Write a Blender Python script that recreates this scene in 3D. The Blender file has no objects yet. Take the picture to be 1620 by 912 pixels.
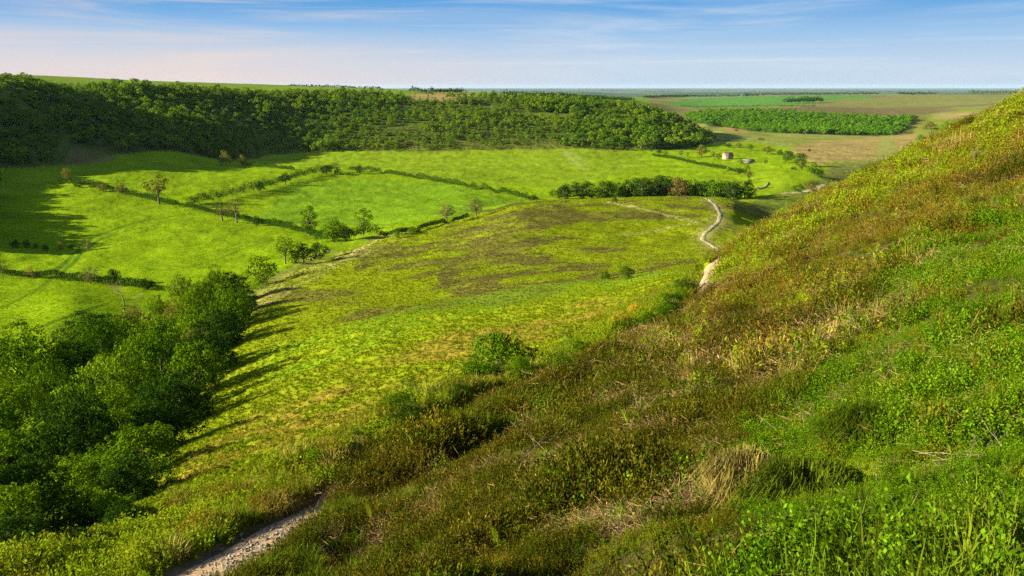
import bpy, math, random
import numpy as np

# ------------------------------------------------------------------ camera, world, sun, exposure
F, V0 = 1250.0, 137.0                      # focal length in photo pixels (1620 wide), horizon row
PITCH = math.atan((456.0 - V0) / F)
CP, SP = math.cos(PITCH), math.sin(PITCH)
SUN_EL, SUN_AZ = math.radians(18.0), math.radians(190.0)   # azimuth of the sun measured from +X, anticlockwise

EXPO, SKY_S = 1.62, 0.05
SKY_K = 1.0 / (SKY_S * 2 ** EXPO)          # turns picture brightness into sky radiance
sc = bpy.context.scene
cam_d = bpy.data.cameras.new('camera')
cam_d.sensor_width = 36.0
cam_d.lens = F / 1620.0 * 36.0
cam_d.clip_start = 0.1
cam_d.clip_end = 200000.0
cam = bpy.data.objects.new('camera', cam_d)
sc.collection.objects.link(cam)
cam.location = (0, 0, 0)
cam.rotation_euler = (math.radians(90) - PITCH, 0, 0)
sc.camera = cam

SUN_DIR = np.array([math.cos(SUN_EL) * math.cos(SUN_AZ), math.cos(SUN_EL) * math.sin(SUN_AZ), math.sin(SUN_EL)])
world = bpy.data.worlds.new('World')
sc.world = world
world.use_nodes = True
wn, wl = world.node_tree.nodes, world.node_tree.links
wn.clear()
def wnode(t, **kw):
    n = wn.new(t)
    for k, v in kw.items(): setattr(n, k, v)
    return n
sky = wnode('ShaderNodeTexSky', sky_type='NISHITA', sun_disc=False)
sky.sun_elevation = SUN_EL
sky.sun_rotation = math.pi / 2 - SUN_AZ    # checked: sun at -X
sky.altitude = 300
sky.air_density, sky.dust_density, sky.ozone_density = 1.0, 0.6, 2.2
bg = wnode('ShaderNodeBackground'); bg.inputs['Strength'].default_value = SKY_S
wout = wnode('ShaderNodeOutputWorld')
tc = wnode('ShaderNodeTexCoord')
sep = wnode('ShaderNodeSeparateXYZ'); wl.new(tc.outputs['Generated'], sep.inputs[0])
# thin wispy clouds: stretched noise over the dome, streaks a little tilted
def cloud(scale, rot, lo, hi, loc, det=8, dist=.8):
    mp = wnode('ShaderNodeMapping'); wl.new(tc.outputs['Generated'], mp.inputs[0])
    mp.inputs['Rotation'].default_value = (0, math.radians(rot), 0); mp.inputs['Scale'].default_value = scale; mp.inputs['Location'].default_value = loc
    cn = wnode('ShaderNodeTexNoise'); cn.inputs['Scale'].default_value = 1.0; cn.inputs['Detail'].default_value = det; cn.inputs['Roughness'].default_value = 0.6; cn.inputs['Distortion'].default_value = dist
    wl.new(mp.outputs[0], cn.inputs['Vector'])
    cr = wnode('ShaderNodeMapRange', interpolation_type='SMOOTHSTEP'); cr.inputs['From Min'].default_value = lo; cr.inputs['From Max'].default_value = hi
    wl.new(cn.outputs['Fac'], cr.inputs['Value']); return cr.outputs[0]
c1 = cloud((2.3, 1.0, 26.0), 0, .45, .80, (3.1, 1.7, .4))
c2 = cloud((1.5, 1.0, 75.0), 2.4,   .56, .80, (1.2, .3, 5.0), 6, .5)
cadd = wnode('ShaderNodeMath', operation='MAXIMUM'); wl.new(c1, cadd.inputs[0]); wl.new(c2, cadd.inputs[1])
# low sky: pale at the horizon, blue above, easing into the physical sky higher up
zr = wnode('ShaderNodeValToRGB'); e_ = zr.color_ramp.elements
zs = wnode('ShaderNodeMath', operation='MULTIPLY'); zs.inputs[1].default_value = 4.0; wl.new(sep.outputs['Z'], zs.inputs[0]); wl.new(zs.outputs[0], zr.inputs[0])
e_[0].position = 0; e_[0].color = (.53, .66, .80, 1); e_[1].position = 1.0; e_[1].color = (.05, .20, .60, 1)
for ps, cl in ((.10, (.54, .68, .84, 1)), (.24, (.34, .56, .83, 1)), (.38, (.10, .37, .76, 1))):
    k_ = e_.new(ps); k_.color = cl
zsc = wnode('ShaderNodeVectorMath', operation='SCALE'); zsc.inputs['Scale'].default_value = SKY_K; wl.new(zr.outputs[0], zsc.inputs[0])
zf = wnode('ShaderNodeMapRange'); zf.inputs['From Min'].default_value = .15; zf.inputs['From Max'].default_value = .4; wl.new(sep.outputs['Z'], zf.inputs['Value'])
low = wnode('ShaderNodeMix', data_type='RGBA'); wl.new(zf.outputs[0], low.inputs[0]); wl.new(zsc.outputs[0], low.inputs[6]); wl.new(sky.outputs[0], low.inputs[7])
# cloud colour: warm and pinkish low towards the sun (left), white elsewhere
xr = wnode('ShaderNodeMapRange'); xr.inputs['From Min'].default_value = 0.15; xr.inputs['From Max'].default_value = -0.35
wl.new(sep.outputs['X'], xr.inputs['Value'])
cc = wnode('ShaderNodeMix', data_type='RGBA')
cc.inputs[6].default_value = (.70 * SKY_K, .78 * SKY_K, .88 * SKY_K, 1); cc.inputs[7].default_value = (.90 * SKY_K, .73 * SKY_K, .64 * SKY_K, 1)
wl.new(xr.outputs[0], cc.inputs[0])
cmul = wnode('ShaderNodeMath', operation='MULTIPLY'); cmul.inputs[1].default_value = 0.7; wl.new(cadd.outputs[0], cmul.inputs[0])
pz = wnode('ShaderNodeMapRange'); pz.inputs['From Min'].default_value = .012; pz.inputs['From Max'].default_value = .07; pz.inputs['To Min'].default_value = .9; pz.inputs['To Max'].default_value = 0
wl.new(sep.outputs['Z'], pz.inputs['Value'])
pf = wnode('ShaderNodeMath', operation='MULTIPLY'); wl.new(pz.outputs[0], pf.inputs[0]); wl.new(xr.outputs[0], pf.inputs[1])
pk = wnode('ShaderNodeMix', data_type='RGBA'); pk.inputs[7].default_value = (.84 * SKY_K, .70 * SKY_K, .66 * SKY_K, 1)
wl.new(pf.outputs[0], pk.inputs[0]); wl.new(low.outputs[2], pk.inputs[6])
mixc = wnode('ShaderNodeMix', data_type='RGBA')
wl.new(cmul.outputs[0], mixc.inputs[0]); wl.new(pk.outputs[2], mixc.inputs[6]); wl.new(cc.outputs[2], mixc.inputs[7])
wl.new(mixc.outputs[2], bg.inputs['Color'])
wl.new(bg.outputs[0], wout.inputs[0])

sun_d = bpy.data.lights.new('sun', 'SUN')
sun_d.energy = 5.0; sun_d.angle = math.radians(0.55); sun_d.color = (1.0, 0.88, 0.64)
sun = bpy.data.objects.new('sun', sun_d)
sc.collection.objects.link(sun)
from mathutils import Vector
sun.rotation_euler = Vector(SUN_DIR.tolist()).to_track_quat('Z', 'Y').to_euler()
sun.location = (-50, 0, 60)

sc.view_settings.view_transform = 'Standard'
sc.view_settings.look = 'None'
sc.view_settings.exposure = EXPO
sc.view_settings.gamma = 1.0
sc.view_settings.use_curve_mapping = False
sc.cycles.use_denoising = False              # leaves and grass keep their grain
sc.cycles.max_bounces = 6
sc.cycles.diffuse_bounces = 1
sc.cycles.glossy_bounces = 2
sc.cycles.transmission_bounces = 3
sc.cycles.transparent_max_bounces = 4
sc.cycles.volume_bounces = 0

# ------------------------------------------------------------------ small numeric helpers
rng = np.random.default_rng(7)
def ev(v):                                   # tangent of elevation for a photo row
    return -np.tan(PITCH + np.arctan((np.asarray(v, float) - 456.0) / F))
def su(u, v):                                # X / Y for a photo pixel
    return (np.asarray(u, float) - 810.0) / F * (CP - ev(v) * SP)
def project(x, y, z):
    d = y * CP - z * SP
    return 810 + F * x / d, 456 - F * (z * CP + y * SP) / d

def pchip(x, y, xq):
    """x (..,n) increasing, y (..,n); 1-D query (m,) shared -> (..,m)"""
    x = np.atleast_2d(x); y = np.atleast_2d(y)
    h = np.diff(x, axis=1); d = np.diff(y, axis=1) / h
    m = np.zeros_like(y)
    w1 = 2 * h[:, 1:] + h[:, :-1]; w2 = h[:, 1:] + 2 * h[:, :-1]
    a, b = d[:, :-1], d[:, 1:]
    ok = a * b > 0
    with np.errstate(divide='ignore', invalid='ignore'):
        hm = (w1 + w2) / (w1 / a + w2 / b)
    m[:, 1:-1] = np.where(ok, hm, 0)
    m[:, 0] = d[:, 0] * .5; m[:, -1] = d[:, -1] * .5
    out = np.empty((x.shape[0], len(xq)))
    n = x.shape[1]
    for i in range(x.shape[0]):
        k = np.clip(np.searchsorted(x[i], xq) - 1, 0, n - 2)
        t = (xq - x[i, k]) / h[i, k]; tt = np.clip(t, 0, 1)
        hh = h[i, k]
        out[i] = ((1 + 2 * tt) * (1 - tt) ** 2 * y[i, k] + tt * (1 - tt) ** 2 * hh * m[i, k]
                  + tt * tt * (3 - 2 * tt) * y[i, k + 1] + tt * tt * (tt - 1) * hh * m[i, k + 1])
    return out

def hash2(ix, iy, seed):
    h = (ix.astype(np.int64) * 374761393 + iy.astype(np.int64) * 668265263 + seed * 1442695041) & 0x7fffffff
    h = (h ^ (h >> 13)) * 1274126177 & 0x7fffffff
    h = (h ^ (h >> 16)) & 0x7fffffff
    return h / float(0x7fffffff)
def vnoise(x, y, seed=0):
    x = np.asarray(x, float); y = np.asarray(y, float)
    ix, iy = np.floor(x), np.floor(y); fx, fy = x - ix, y - iy
    fx = fx * fx * fx * (fx * (6 * fx - 15) + 10); fy = fy * fy * fy * (fy * (6 * fy - 15) + 10)
    ix = ix.astype(np.int64); iy = iy.astype(np.int64)
    a, b = hash2(ix, iy, seed), hash2(ix + 1, iy, seed)
    c, d = hash2(ix, iy + 1, seed), hash2(ix + 1, iy + 1, seed)
    return (a + (b - a) * fx) * (1 - fy) + (c + (d - c) * fx) * fy
def fbm(x, y, seed=0, oct=4, rough=.5):
    s = 0; a = 1; t = 0
    for o in range(oct):
        c, sn = math.cos(o * 1.1 + .4), math.sin(o * 1.1 + .4)
        s = s + a * vnoise((x * c - y * sn) * 2 ** o, (x * sn + y * c) * 2 ** o, seed + o * 17)
        t += a; a *= rough
    return s / t
def smooth(a, b, x):
    t = np.clip((x - a) / (b - a), 0, 1); return t * t * (3 - 2 * t)

# ------------------------------------------------------------------ terrain: ridge and hollow lines of the valley, surveyed in frame (row, column -> bearing) with distances; the unseen hill at left is shaped for its shade
# each line: (photo column, photo row, distance forward in metres)
LINES = [
 [(-600,1700,1.0),(810,1700,1.0),(1620,1550,1.0),(2400,1400,1.0)],
 [(-600,1400,3.2),(100,1250,4.4),(400,1080,5.6),(810,912,7.0),(1200,912,5.2),(1620,912,4.1),(2100,912,3.4)],
 [(-600,1250,5.5),(0,1180,6.8),(300,1040,8.6),(600,930,10.5),(810,770,12.5),(1100,715,12),(1400,640,11.5),(1620,580,11),(2100,460,11)],
 [(-600,1200,7),(0,1100,8.2),(250,1000,11),(400,920,13.5),(600,835,16),(850,690,21),(1100,560,30),(1400,420,32),(1620,330,32),(2100,180,32)],
 [(-600,1180,8.5),(0,1090,9.6),(200,985,12),(330,905,14.8),(450,842,17.6),(600,760,22),(700,690,27),(850,622,33.5),(965,567,40),(1060,527,51),(1105,478,60),(1150,415,74),(1240,350,84),(1400,267,92),(1620,163,98),(2100,-40,105)],
 [(-600,1020,13),(0,900,17),(200,862,20),(330,815,22.5),(450,770,24),(600,690,29.5),(700,648,35),(850,595,42.5),(965,549,50),(1060,498,64),(1105,448,76),(1125,412,90),(1240,385,118),(1400,322,130),(1620,225,140),(2100,30,150)],
 [(-600,900,32),(0,830,38),(200,790,38),(330,730,43),(450,690,47),(600,640,52),(700,600,58),(850,555,67),(965,510,80),(1060,450,108),(1105,435,128),(1160,420,148),(1240,395,185),(1400,355,225),(1620,280,240),(2100,130,250)],
 [(-600,840,52),(0,760,62),(120,740,68),(223,690,80),(330,650,84),(450,590,95),(600,530,110),(800,488,124),(965,455,138),(1060,426,155),(1105,416,172),(1160,402,200),(1240,382,240),(1400,350,300),(1620,300,330),(2100,180,340)],
 [(-600,640,90),(0,650,105),(120,600,122),(223,600,130),(330,552,152),(450,502,168),(600,465,182),(800,430,192),(965,414,202),(1105,398,214),(1160,385,242),(1240,365,292),(1400,338,400),(1620,300,450),(2100,200,450)],
 [(-600,480,150),(-300,520,165),(0,528,160),(120,495,180),(223,500,190),(330,480,204),(400,458,216),(470,425,245),(540,400,280),(640,370,330),(740,346,372),(830,319,430),(950,315,442),(1050,312,450),(1130,313,452),(1180,322,448),(1240,337,440),(1400,318,560),(1620,285,600),(2100,200,600)],
 [(-600,400,220),(-300,440,230),(0,432,268),(120,425,282),(330,400,312),(540,378,342),(640,354,376),(740,335,420),(830,319,500),(950,323,500),(1050,321,505),(1130,320,510),(1240,310,545),(1400,295,660),(1620,270,750),(2100,190,750)],
 [(-600,250,330),(-300,330,350),(0,342,410),(150,332,445),(330,320,490),(540,320,510),(740,311,532),(830,305,565),(950,300,585),(1130,298,605),(1240,283,645),(1400,265,780),(1620,250,900),(2100,170,900)],
 [(-600,160,430),(-300,285,450),(0,300,530),(150,290,565),(330,277,650),(540,270,715),(740,270,740),(950,268,762),(1130,262,795),(1240,250,870),(1400,237,1020),(1620,225,1150),(2100,150,1150)],
 [(-600,150,500),(-300,240,510),(0,266,600),(130,257,670),(190,244,715),(260,239,760),(360,254,810),(500,241,925),(700,239,955),(900,235,985),(1010,239,985),(1080,236,1010),(1130,228,1080),(1240,222,1200),(1400,218,1290),(1620,205,1350),(2100,130,1350)],
 [(-600,190,560),(-300,200,570),(0,200,680),(130,205,760),(240,196,840),(500,192,1060),(700,194,1090),(900,196,1110),(1010,207,1090),(1080,221,1080),(1130,221,1150),(1240,216,1300),(1400,215,1360),(1620,200,1420),(2100,120,1420)],
 [(-600,145,640),(-300,138,650),(0,129,770),(100,137,900),(240,142,1080),(420,146,1180),(600,151,1240),(750,153,1260),(900,159,1280),(1010,170,1270),(1060,181,1250),(1100,200,1220),(1125,217,1200),(1145,212,1270),(1240,211,1400),(1400,214,1400),(1620,190,1500),(2100,110,1500)],  # off-frame points at left: unseen hill, height set for where its shadow falls
 [(-600,140,800),(-300,135,900),(0,124,1000),(100,128,1150),(240,132,1350),(420,137,1550),(600,142,1600),(750,149,1550),(900,156,1550),(1010,170,1500),(1060,196,1430),(1100,206,1450),(1145,201,1650),(1240,206,1590),(1390,213,1450),(1440,196,1540),(1620,176,1650),(2100,100,1650)],
 [(-600,120,1500),(-300,119,1500),(0,118.5,1700),(240,128.5,1900),(420,134,2000),(600,140.5,2100),(750,149,2000),(900,154,2000),(1010,166,2000),(1080,184,2000),(1120,180,1950),(1240,180,1830),(1330,186,1700),(1400,192,1600),(1440,188,1640),(1500,182,1750),(1620,168,1800),(2100,110,1800)],
 [(-600,118,2500),(-300,116,2500),(0,120,2500),(240,130,2700),(600,142.5,2900),(900,151,2900),(1010,160,2700),(1120,170,2500),(1240,168,2400),(1400,173,2250),(1620,162,2250),(2100,120,2250)],
 [(-600,110,4000),(0,131,4000),(240,137,4300),(600,145,4300),(900,151,4300),(1010,154,4300),(1120,154,4400),(1240,151,4500),(1400,150,4500),(1620,149,4400),(2100,140,4400)],
 [(-600,160,7000),(2100,160,7000)],
 [(-600,149.4,15000),(2100,149.4,15000)],
 [(-600,143.3,30000),(2100,143.3,30000)],
 [(-600,139.9,75000),(2100,139.9,75000)],
]
fine = np.arange(-0.80, 0.8001, 0.00125)
outer = [0.80]
while outer[-1] < 4.0: outer.append(outer[-1] * 1.03)
outer = np.array(outer[1:])
SG = np.concatenate([-outer[::-1], fine, outer])
LG = np.concatenate([np.arange(math.log(0.8), math.log(2600), 0.0085), np.arange(math.log(2600), math.log(74000), 0.025)])
NS, NL = len(SG), len(LG)
knL = np.empty((NS, len(LINES))); knE = np.empty((NS, len(LINES)))
for k, ln in enumerate(LINES):
    a = np.array(ln, float)
    s = su(a[:, 0], a[:, 1]); o = np.argsort(s); s = s[o]
    L = np.log(a[o, 2]); e = ev(a[o, 1])
    sq = np.clip(SG, s[0], s[-1])
    if len(s) > 2:
        knL[:, k] = pchip(s, L, sq)[0]; knE[:, k] = pchip(s, e, sq)[0]
    else:
        knL[:, k] = np.interp(sq, s, L); knE[:, k] = np.interp(sq, s, e)
for k in range(1, len(LINES)):
    knL[:, k] = np.maximum(knL[:, k], knL[:, k - 1] + 0.012)
EG = pchip(knL, knE, LG)                      # (NS, NL)
YG = np.exp(LG)[None, :] * np.ones((NS, 1)); XG = SG[:, None] * YG
ZG = EG * YG
# light smoothing across bearings
for _ in range(6):
    ZG[1:-1] = .25 * ZG[:-2] + .5 * ZG[1:-1] + .25 * ZG[2:]

def polydist(x, y, P):
    """signed distance (left positive) and arclength parameter to a polyline"""
    P = np.asarray(P, float); best = np.full(x.shape, 1e9); sgn = np.ones(x.shape); arc = np.zeros(x.shape)
    acc = 0
    for i in range(len(P) - 1):
        a, b = P[i, :2], P[i + 1, :2]; d = b - a; L = np.hypot(*d)
        t = np.clip(((x - a[0]) * d[0] + (y - a[1]) * d[1]) / (L * L), 0, 1)
        px, py = x - (a[0] + t * d[0]), y - (a[1] + t * d[1])
        q = np.hypot(px, py); m = q < best
        best = np.where(m, q, best); sgn = np.where(m, np.sign(d[0] * py - d[1] * px + 1e-9), sgn); arc = np.where(m, acc + t * L, arc)
        acc += L
    return best * sgn, arc
def catmull(P, step):
    P = np.asarray(P, float); Q = [P[0]]
    PP = np.vstack([2 * P[0] - P[1], P, 2 * P[-1] - P[-2]])
    for i in range(1, len(PP) - 2):
        p0, p1, p2, p3 = PP[i - 1], PP[i], PP[i + 1], PP[i + 2]
        n = max(1, int(np.linalg.norm((p2 - p1)[:2]) / step))
        for k in range(1, n + 1):
            t = k / n
            Q.append(.5 * ((2 * p1) + (-p0 + p2) * t + (2 * p0 - 5 * p1 + 4 * p2 - p3) * t * t + (-p0 + 3 * p1 - 3 * p2 + p3) * t ** 3))
    return np.array(Q)

def samp(G, x, y):
    x = np.asarray(x, float); y = np.maximum(np.asarray(y, float), 0.81)
    s = np.clip(x / y, SG[0], SG[-1]); l = np.clip(np.log(y), LG[0], LG[-1])
    i = np.clip(np.searchsorted(SG, s) - 1, 0, NS - 2); j = np.clip(np.searchsorted(LG, l) - 1, 0, NL - 2)
    fs = (s - SG[i]) / (SG[i + 1] - SG[i]); fl = (l - LG[j]) / (LG[j + 1] - LG[j])
    return (G[i, j] * (1 - fs) + G[i + 1, j] * fs) * (1 - fl) + (G[i, j + 1] * (1 - fs) + G[i + 1, j + 1] * fs) * fl
def Z(x, y): return samp(ZG, x, y)
def pix(u, v, ymin=1.0, ymax=70000.0):
    """first point of the ground seen at a photo pixel beyond ymin -> (x, y, z)"""
    e0 = float(ev(v)); s = float(su(u, v))
    yy = np.exp(LG); m = (yy >= ymin) & (yy <= ymax); yy = yy[m]
    zz = Z(s * yy, yy); e = zz / yy
    k = np.argmax(e >= e0)
    if e[k] < e0: k = int(np.argmax(e))
    if k > 0 and e[k] > e[k - 1]:
        t = np.clip((e0 - e[k - 1]) / (e[k] - e[k - 1]), 0, 1); y = yy[k - 1] + t * (yy[k] - yy[k - 1])
    else: y = yy[k]
    return np.array([s * y, y, float(Z(s * y, y))])
def pixn(pts, ymin=1.0, ymax=70000.0): return np.array([pix(u, v, ymin, ymax) for u, v in pts])

# near footpath (X, Y) from the survey line 4
P4 = [(-200,1150,9.2),(0,1090,9.6+.6),(200,985,12.4),(350,903,15.2),(432,853,17.6),(600,760,22.5),(700,690,27.5),(850,622,34),(965,567,40.5),(1060,527,51.5),(1103,484,60),(1112,455,70),(1122,425,86)]
P4 = np.array([(float(su(u, v)) * y, y) for u, v, y in P4])
PATH_NEAR = catmull(P4, 0.4)
# gully / stream
GUL = [(-500,900,30),(-300,850,42),(0,780,62),(110,745,76),(223,650,113),(325,563,148),(385,483,200),(470,432,250),(540,402,292),(640,371,340),(745,346,390),(835,321,480)]
GUL = np.array([(float(su(u, v)) * y, y) for u, v, y in GUL]); GULLY = catmull(GUL, 4)

near = (YG < 130) & (np.abs(XG) < 90)
d, arc = polydist(XG[near], YG[near], PATH_NEAR[::3])
ad = np.abs(d); ZN = ZG[near]
lump = fbm(XG[near] * .45, YG[near] * .45, 3, 4)
bank_h = (0.25 + 1.9 * (lump - .28)) * 1.0
nearend = smooth(9.5, 15, arc)                     # the bank is low where the gravel lies open
bank_h *= .02 + .98 * nearend
ZN += -(0.10 + .32 * nearend) * (1 - smooth(.75, 1.25, ad)) + np.where(d > 0, bank_h * smooth(.9, 1.7, ad) * (1 - smooth(3.2, 6.5, ad)), 0)
ZN += np.where(d < 0, (.25 + .6 * smooth(9, 11.5, arc) * (1 - smooth(45, 60, arc))) * smooth(.8, 1.5, ad) * (1 - smooth(2, 4.5, ad)), 0)
offp = smooth(1.0, 2.0, ad)
ZN += offp * (.62 * (fbm(XG[near] * .8, YG[near] * .9, 11, 4) - .5) * smooth(2, 6, YG[near]) + .7 * (fbm(XG[near] * .22, YG[near] * .22, 12, 3) - .5) * smooth(5, 20, YG[near]))
ZG[near] = ZN
mid = (YG > 30) & (YG < 700)
d, arc = polydist(XG[mid], YG[mid], GULLY[::4])
ZG[mid] += -1.2 * np.exp(-(d / 4.5) ** 2) * smooth(28, 60, YG[mid]) * (1 - smooth(380, 520, YG[mid]))
m2 = (YG > 40) & (YG < 5000)
w = smooth(40, 130, YG[m2])
fw = .5 + 1.0 * smooth(150, 260, YG[m2]) * (1 - smooth(900, 1300, YG[m2]))
ZG[m2] += w * (fw * (fbm(XG[m2] / 9, YG[m2] / 9, 21, 3) - .5) + 1.6 * (fbm(XG[m2] / 55, YG[m2] / 55, 22, 3) - .5))

# ------------------------------------------------------------------ land cover
def dens(poly, n=5):
    out = []
    for i in range(len(poly)):
        a, b = np.array(poly[i], float), np.array(poly[(i + 1) % len(poly)], float)
        for k in range(n): out.append(a + (b - a) * k / n)
    return out
LGG = np.ones((NS, 1)) * LG[None, :]; SGG = SG[:, None] * np.ones((1, NL))
def inpoly(px, py, P):
    ins = np.zeros(px.shape, bool); n = len(P)
    for i in range(n):
        x0, y0 = P[i]; x1, y1 = P[(i + 1) % n]
        c = ((y0 > py) != (y1 > py))
        if y0 == y1: continue
        ins ^= c & (px < (x1 - x0) * (py - y0) / (y1 - y0) + x0)
    return ins
JS = (fbm(XG / 14, YG / 14, 41, 3) - .5); JL = (fbm(XG / 14, YG / 14, 42, 3) - .5)
def cover(poly, ymin, ymax=70000, jit=1.0):
    """mask over the terrain sheet of a land parcel whose corners were surveyed from the camera"""
    W = [pix(u, v, ymin, ymax) for u, v in dens(poly)]
    P = [(w[0] / w[1], math.log(w[1])) for w in W]
    a = np.array(P); m = np.zeros((NS, NL), bool)
    i0, i1 = np.searchsorted(SG, [a[:, 0].min() - .03, a[:, 0].max() + .03]); j0, j1 = np.searchsorted(LG, [a[:, 1].min() - .05, a[:, 1].max() + .05])
    sl = (slice(i0, i1), slice(j0, j1))
    m[sl] = inpoly(SGG[sl] + JS[sl] * .012 * jit, LGG[sl] + JL[sl] * .03 * jit, P)
    return m
A = np.zeros((NS, NL, 3)); B = np.zeros((NS, NL, 3))
def paint(mask, a, b=None, f=1.0, soft=0):
    b = a if b is None else b
    w = np.asarray(mask, float) * f
    if soft:
        for _ in range(soft):
            w[1:-1] = .25 * w[:-2] + .5 * w[1:-1] + .25 * w[2:]; w[:, 1:-1] = .25 * w[:, :-2] + .5 * w[:, 1:-1] + .25 * w[:, 2:]
    w = w[..., None]
    A[:] = A * (1 - w) + np.array(a) * w; B[:] = B * (1 - w) + np.array(b) * w
def kline(k): return np.exp(knL[:, k])[:, None]

dG, aG = polydist(XG, YG, GULLY[::8])
dP, aP = polydist(XG, YG, PATH_NEAR[::6])
n20 = fbm(XG / 20, YG / 20, 51, 4); n60 = fbm(XG / 60, YG / 60, 52, 4); n7 = fbm(XG / 7, YG / 7, 53, 4)
n200 = fbm(XG / 220, YG / 220, 54, 4)
heath = (YG < kline(5) * .97) & np.where(SGG > .262, True, dP < 0)
moor = ~heath & (YG < np.minimum(kline(10), 900)) & ((dG < 0) | (aG < 1)) & (SGG > -1.0)
moor &= ~((SGG < -.3) & (YG < 30) & (dG > 0))
valley = ~heath & ~moor & (YG < kline(13))
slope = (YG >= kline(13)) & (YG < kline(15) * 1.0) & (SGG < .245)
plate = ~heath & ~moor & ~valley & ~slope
paint(np.ones((NS, NL)), (.16, .22, .03))
paint(plate, (.13, .23, .025), (.20, .25, .04))
paint(plate & (SGG > .17), (.20, .17, .07), (.13, .16, .04))
paint(plate & (SGG > .17) & (n200 > .53), (.24, .24, .08), (.17, .20, .05), .8)
paint(valley, (.17, .29, .005), (.225, .33, .008))
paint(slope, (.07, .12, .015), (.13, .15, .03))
MO_A, MO_B = (.19, .265, .006), (.23, .265, .010)
paint(moor, MO_A, MO_B)
paint(heath, (.07, .06, .02), (.045, .065, .012))

# distant lowland
lat = smooth(5500, 6500, YG)
fld = vnoise(XG / 900 + 50, YG / 2600, 61)
paint(lat, (.05, .10, .06), (.09, .13, .06))
paint(((YG > 6500) & (fld > .6)).astype(float), (.16, .20, .10), (.10, .17, .07), .8)
paint(((YG > 6500) & (fld < .3)).astype(float), (.03, .06, .03), (.03, .06, .03), .9)

GF = (.10, .25, .045)
paint(cover([(1050,165),(1090,158),(1180,153),(1330,150.5),(1385,152),(1350,160),(1290,164),(1200,169),(1090,171)], 2000, 6000, .3), GF, (.09, .22, .04))
paint(cover([(1290,161),(1340,156),(1460,152),(1600,151),(1620,158),(1500,168),(1380,170),(1290,168)], 2000, 6000, .3), (.22, .23, .07), (.16, .18, .05))
paint(cover([(1040,156),(1120,152.5),(1180,151),(1180,152.5),(1100,157)], 2600, 6000, .2), (.16, .26, .07))
paint(cover([(1070,172),(1180,171),(1300,170),(1480,172),(1560,176),(1430,184),(1330,182),(1200,175),(1085,180)], 1500, 6000, .8), (.19, .14, .07), (.13, .13, .05), 1, 8)
paint(cover([(1430,190),(1480,178),(1560,172),(1600,178),(1530,215),(1440,250),(1400,240),(1395,205)], 1000, 2200, 1), (.16, .20, .03), (.22, .27, .03))
paint(cover([(1475,181),(1530,178),(1560,180),(1520,188),(1480,187)], 1000, 2400, 1), (.42, .27, .15), (.28, .24, .08), .9, 7)
paint(cover([(1395,203),(1410,190),(1450,180),(1470,190),(1430,212),(1400,215)], 1000, 2400, 1), (.14, .14, .04), (.18, .18, .05), .9, 14)
# right-hand valley floor
paint(cover([(1110,196),(1200,206),(1300,214),(1400,216),(1400,232),(1330,240),(1250,236),(1200,226),(1140,222),(1110,212)], 1050, 2200, 1), (.19, .27, .045), (.26, .24, .06), 1, 10)
paint(cover([(1140,198),(1180,205),(1186,212),(1150,208)], 1100, 2300, .5), (.42, .24, .12), (.26, .24, .06))
paint(cover([(1250,236),(1290,224),(1360,220),(1440,212),(1500,215),(1470,250),(1420,256),(1330,257),(1290,262),(1262,250)], 700, 1700, 1.5), (.38, .23, .11), (.25, .26, .06), .95, 9)
paint(cover([(1385,232),(1400,212),(1412,212),(1420,235),(1440,250),(1380,252)], 700, 1700, 1), (.20, .28, .05), (.28, .27, .08), .8, 14)
paint(cover([(1195,330),(1215,318),(1260,300),(1300,285),(1310,262),(1340,256),(1440,255),(1420,300),(1300,345),(1220,350)], 350, 1100, 1.2), (.12, .16, .03), (.20, .20, .05), 1, 18)
paint(cover([(1180,330),(1200,312),(1240,303),(1290,298),(1270,320),(1230,345)], 350, 1100, .8), (.17, .24, .02), (.15, .18, .03))
# fields: small colour differences
paint(cover([(420,245),(700,240),(900,237),(1000,240),(1040,262),(870,300),(700,283),(560,268),(400,258)], 500, 1200, .2), (.18, .29, .010), (.225, .31, .014))
paint(cover([(880,240),(910,238),(935,262),(915,268)], 500, 1200, .4), (.21, .30, .03), (.25, .30, .05), .7)
paint(cover([(565,285),(700,290),(830,318),(770,335),(660,350),(600,360),(400,350),(470,290)], 330, 800, .2), (.145, .28, .010), (.19, .31, .014))
paint(cover([(1190,265),(1250,275),(1270,295),(1230,305),(1195,300)], 500, 1200, .6), (.20, .32, .008), (.24, .33, .012), .8, 10)
paint(cover([(110,232),(150,238),(190,250),(140,262),(100,262)], 500, 900, .6), (.18, .11, .06), (.15, .16, .04), .7)
paint(cover([(540,240),(560,228),(700,222),(900,226),(1010,232),(1010,239),(900,236),(700,240)], 850, 1150, 1), (.17, .16, .03), (.12, .17, .02), .7)
paint(cover([(650,150),(700,146),(745,150),(735,158),(690,162),(650,157)], 1000, 2000, .6), (.40, .26, .13), (.22, .20, .06))
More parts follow.
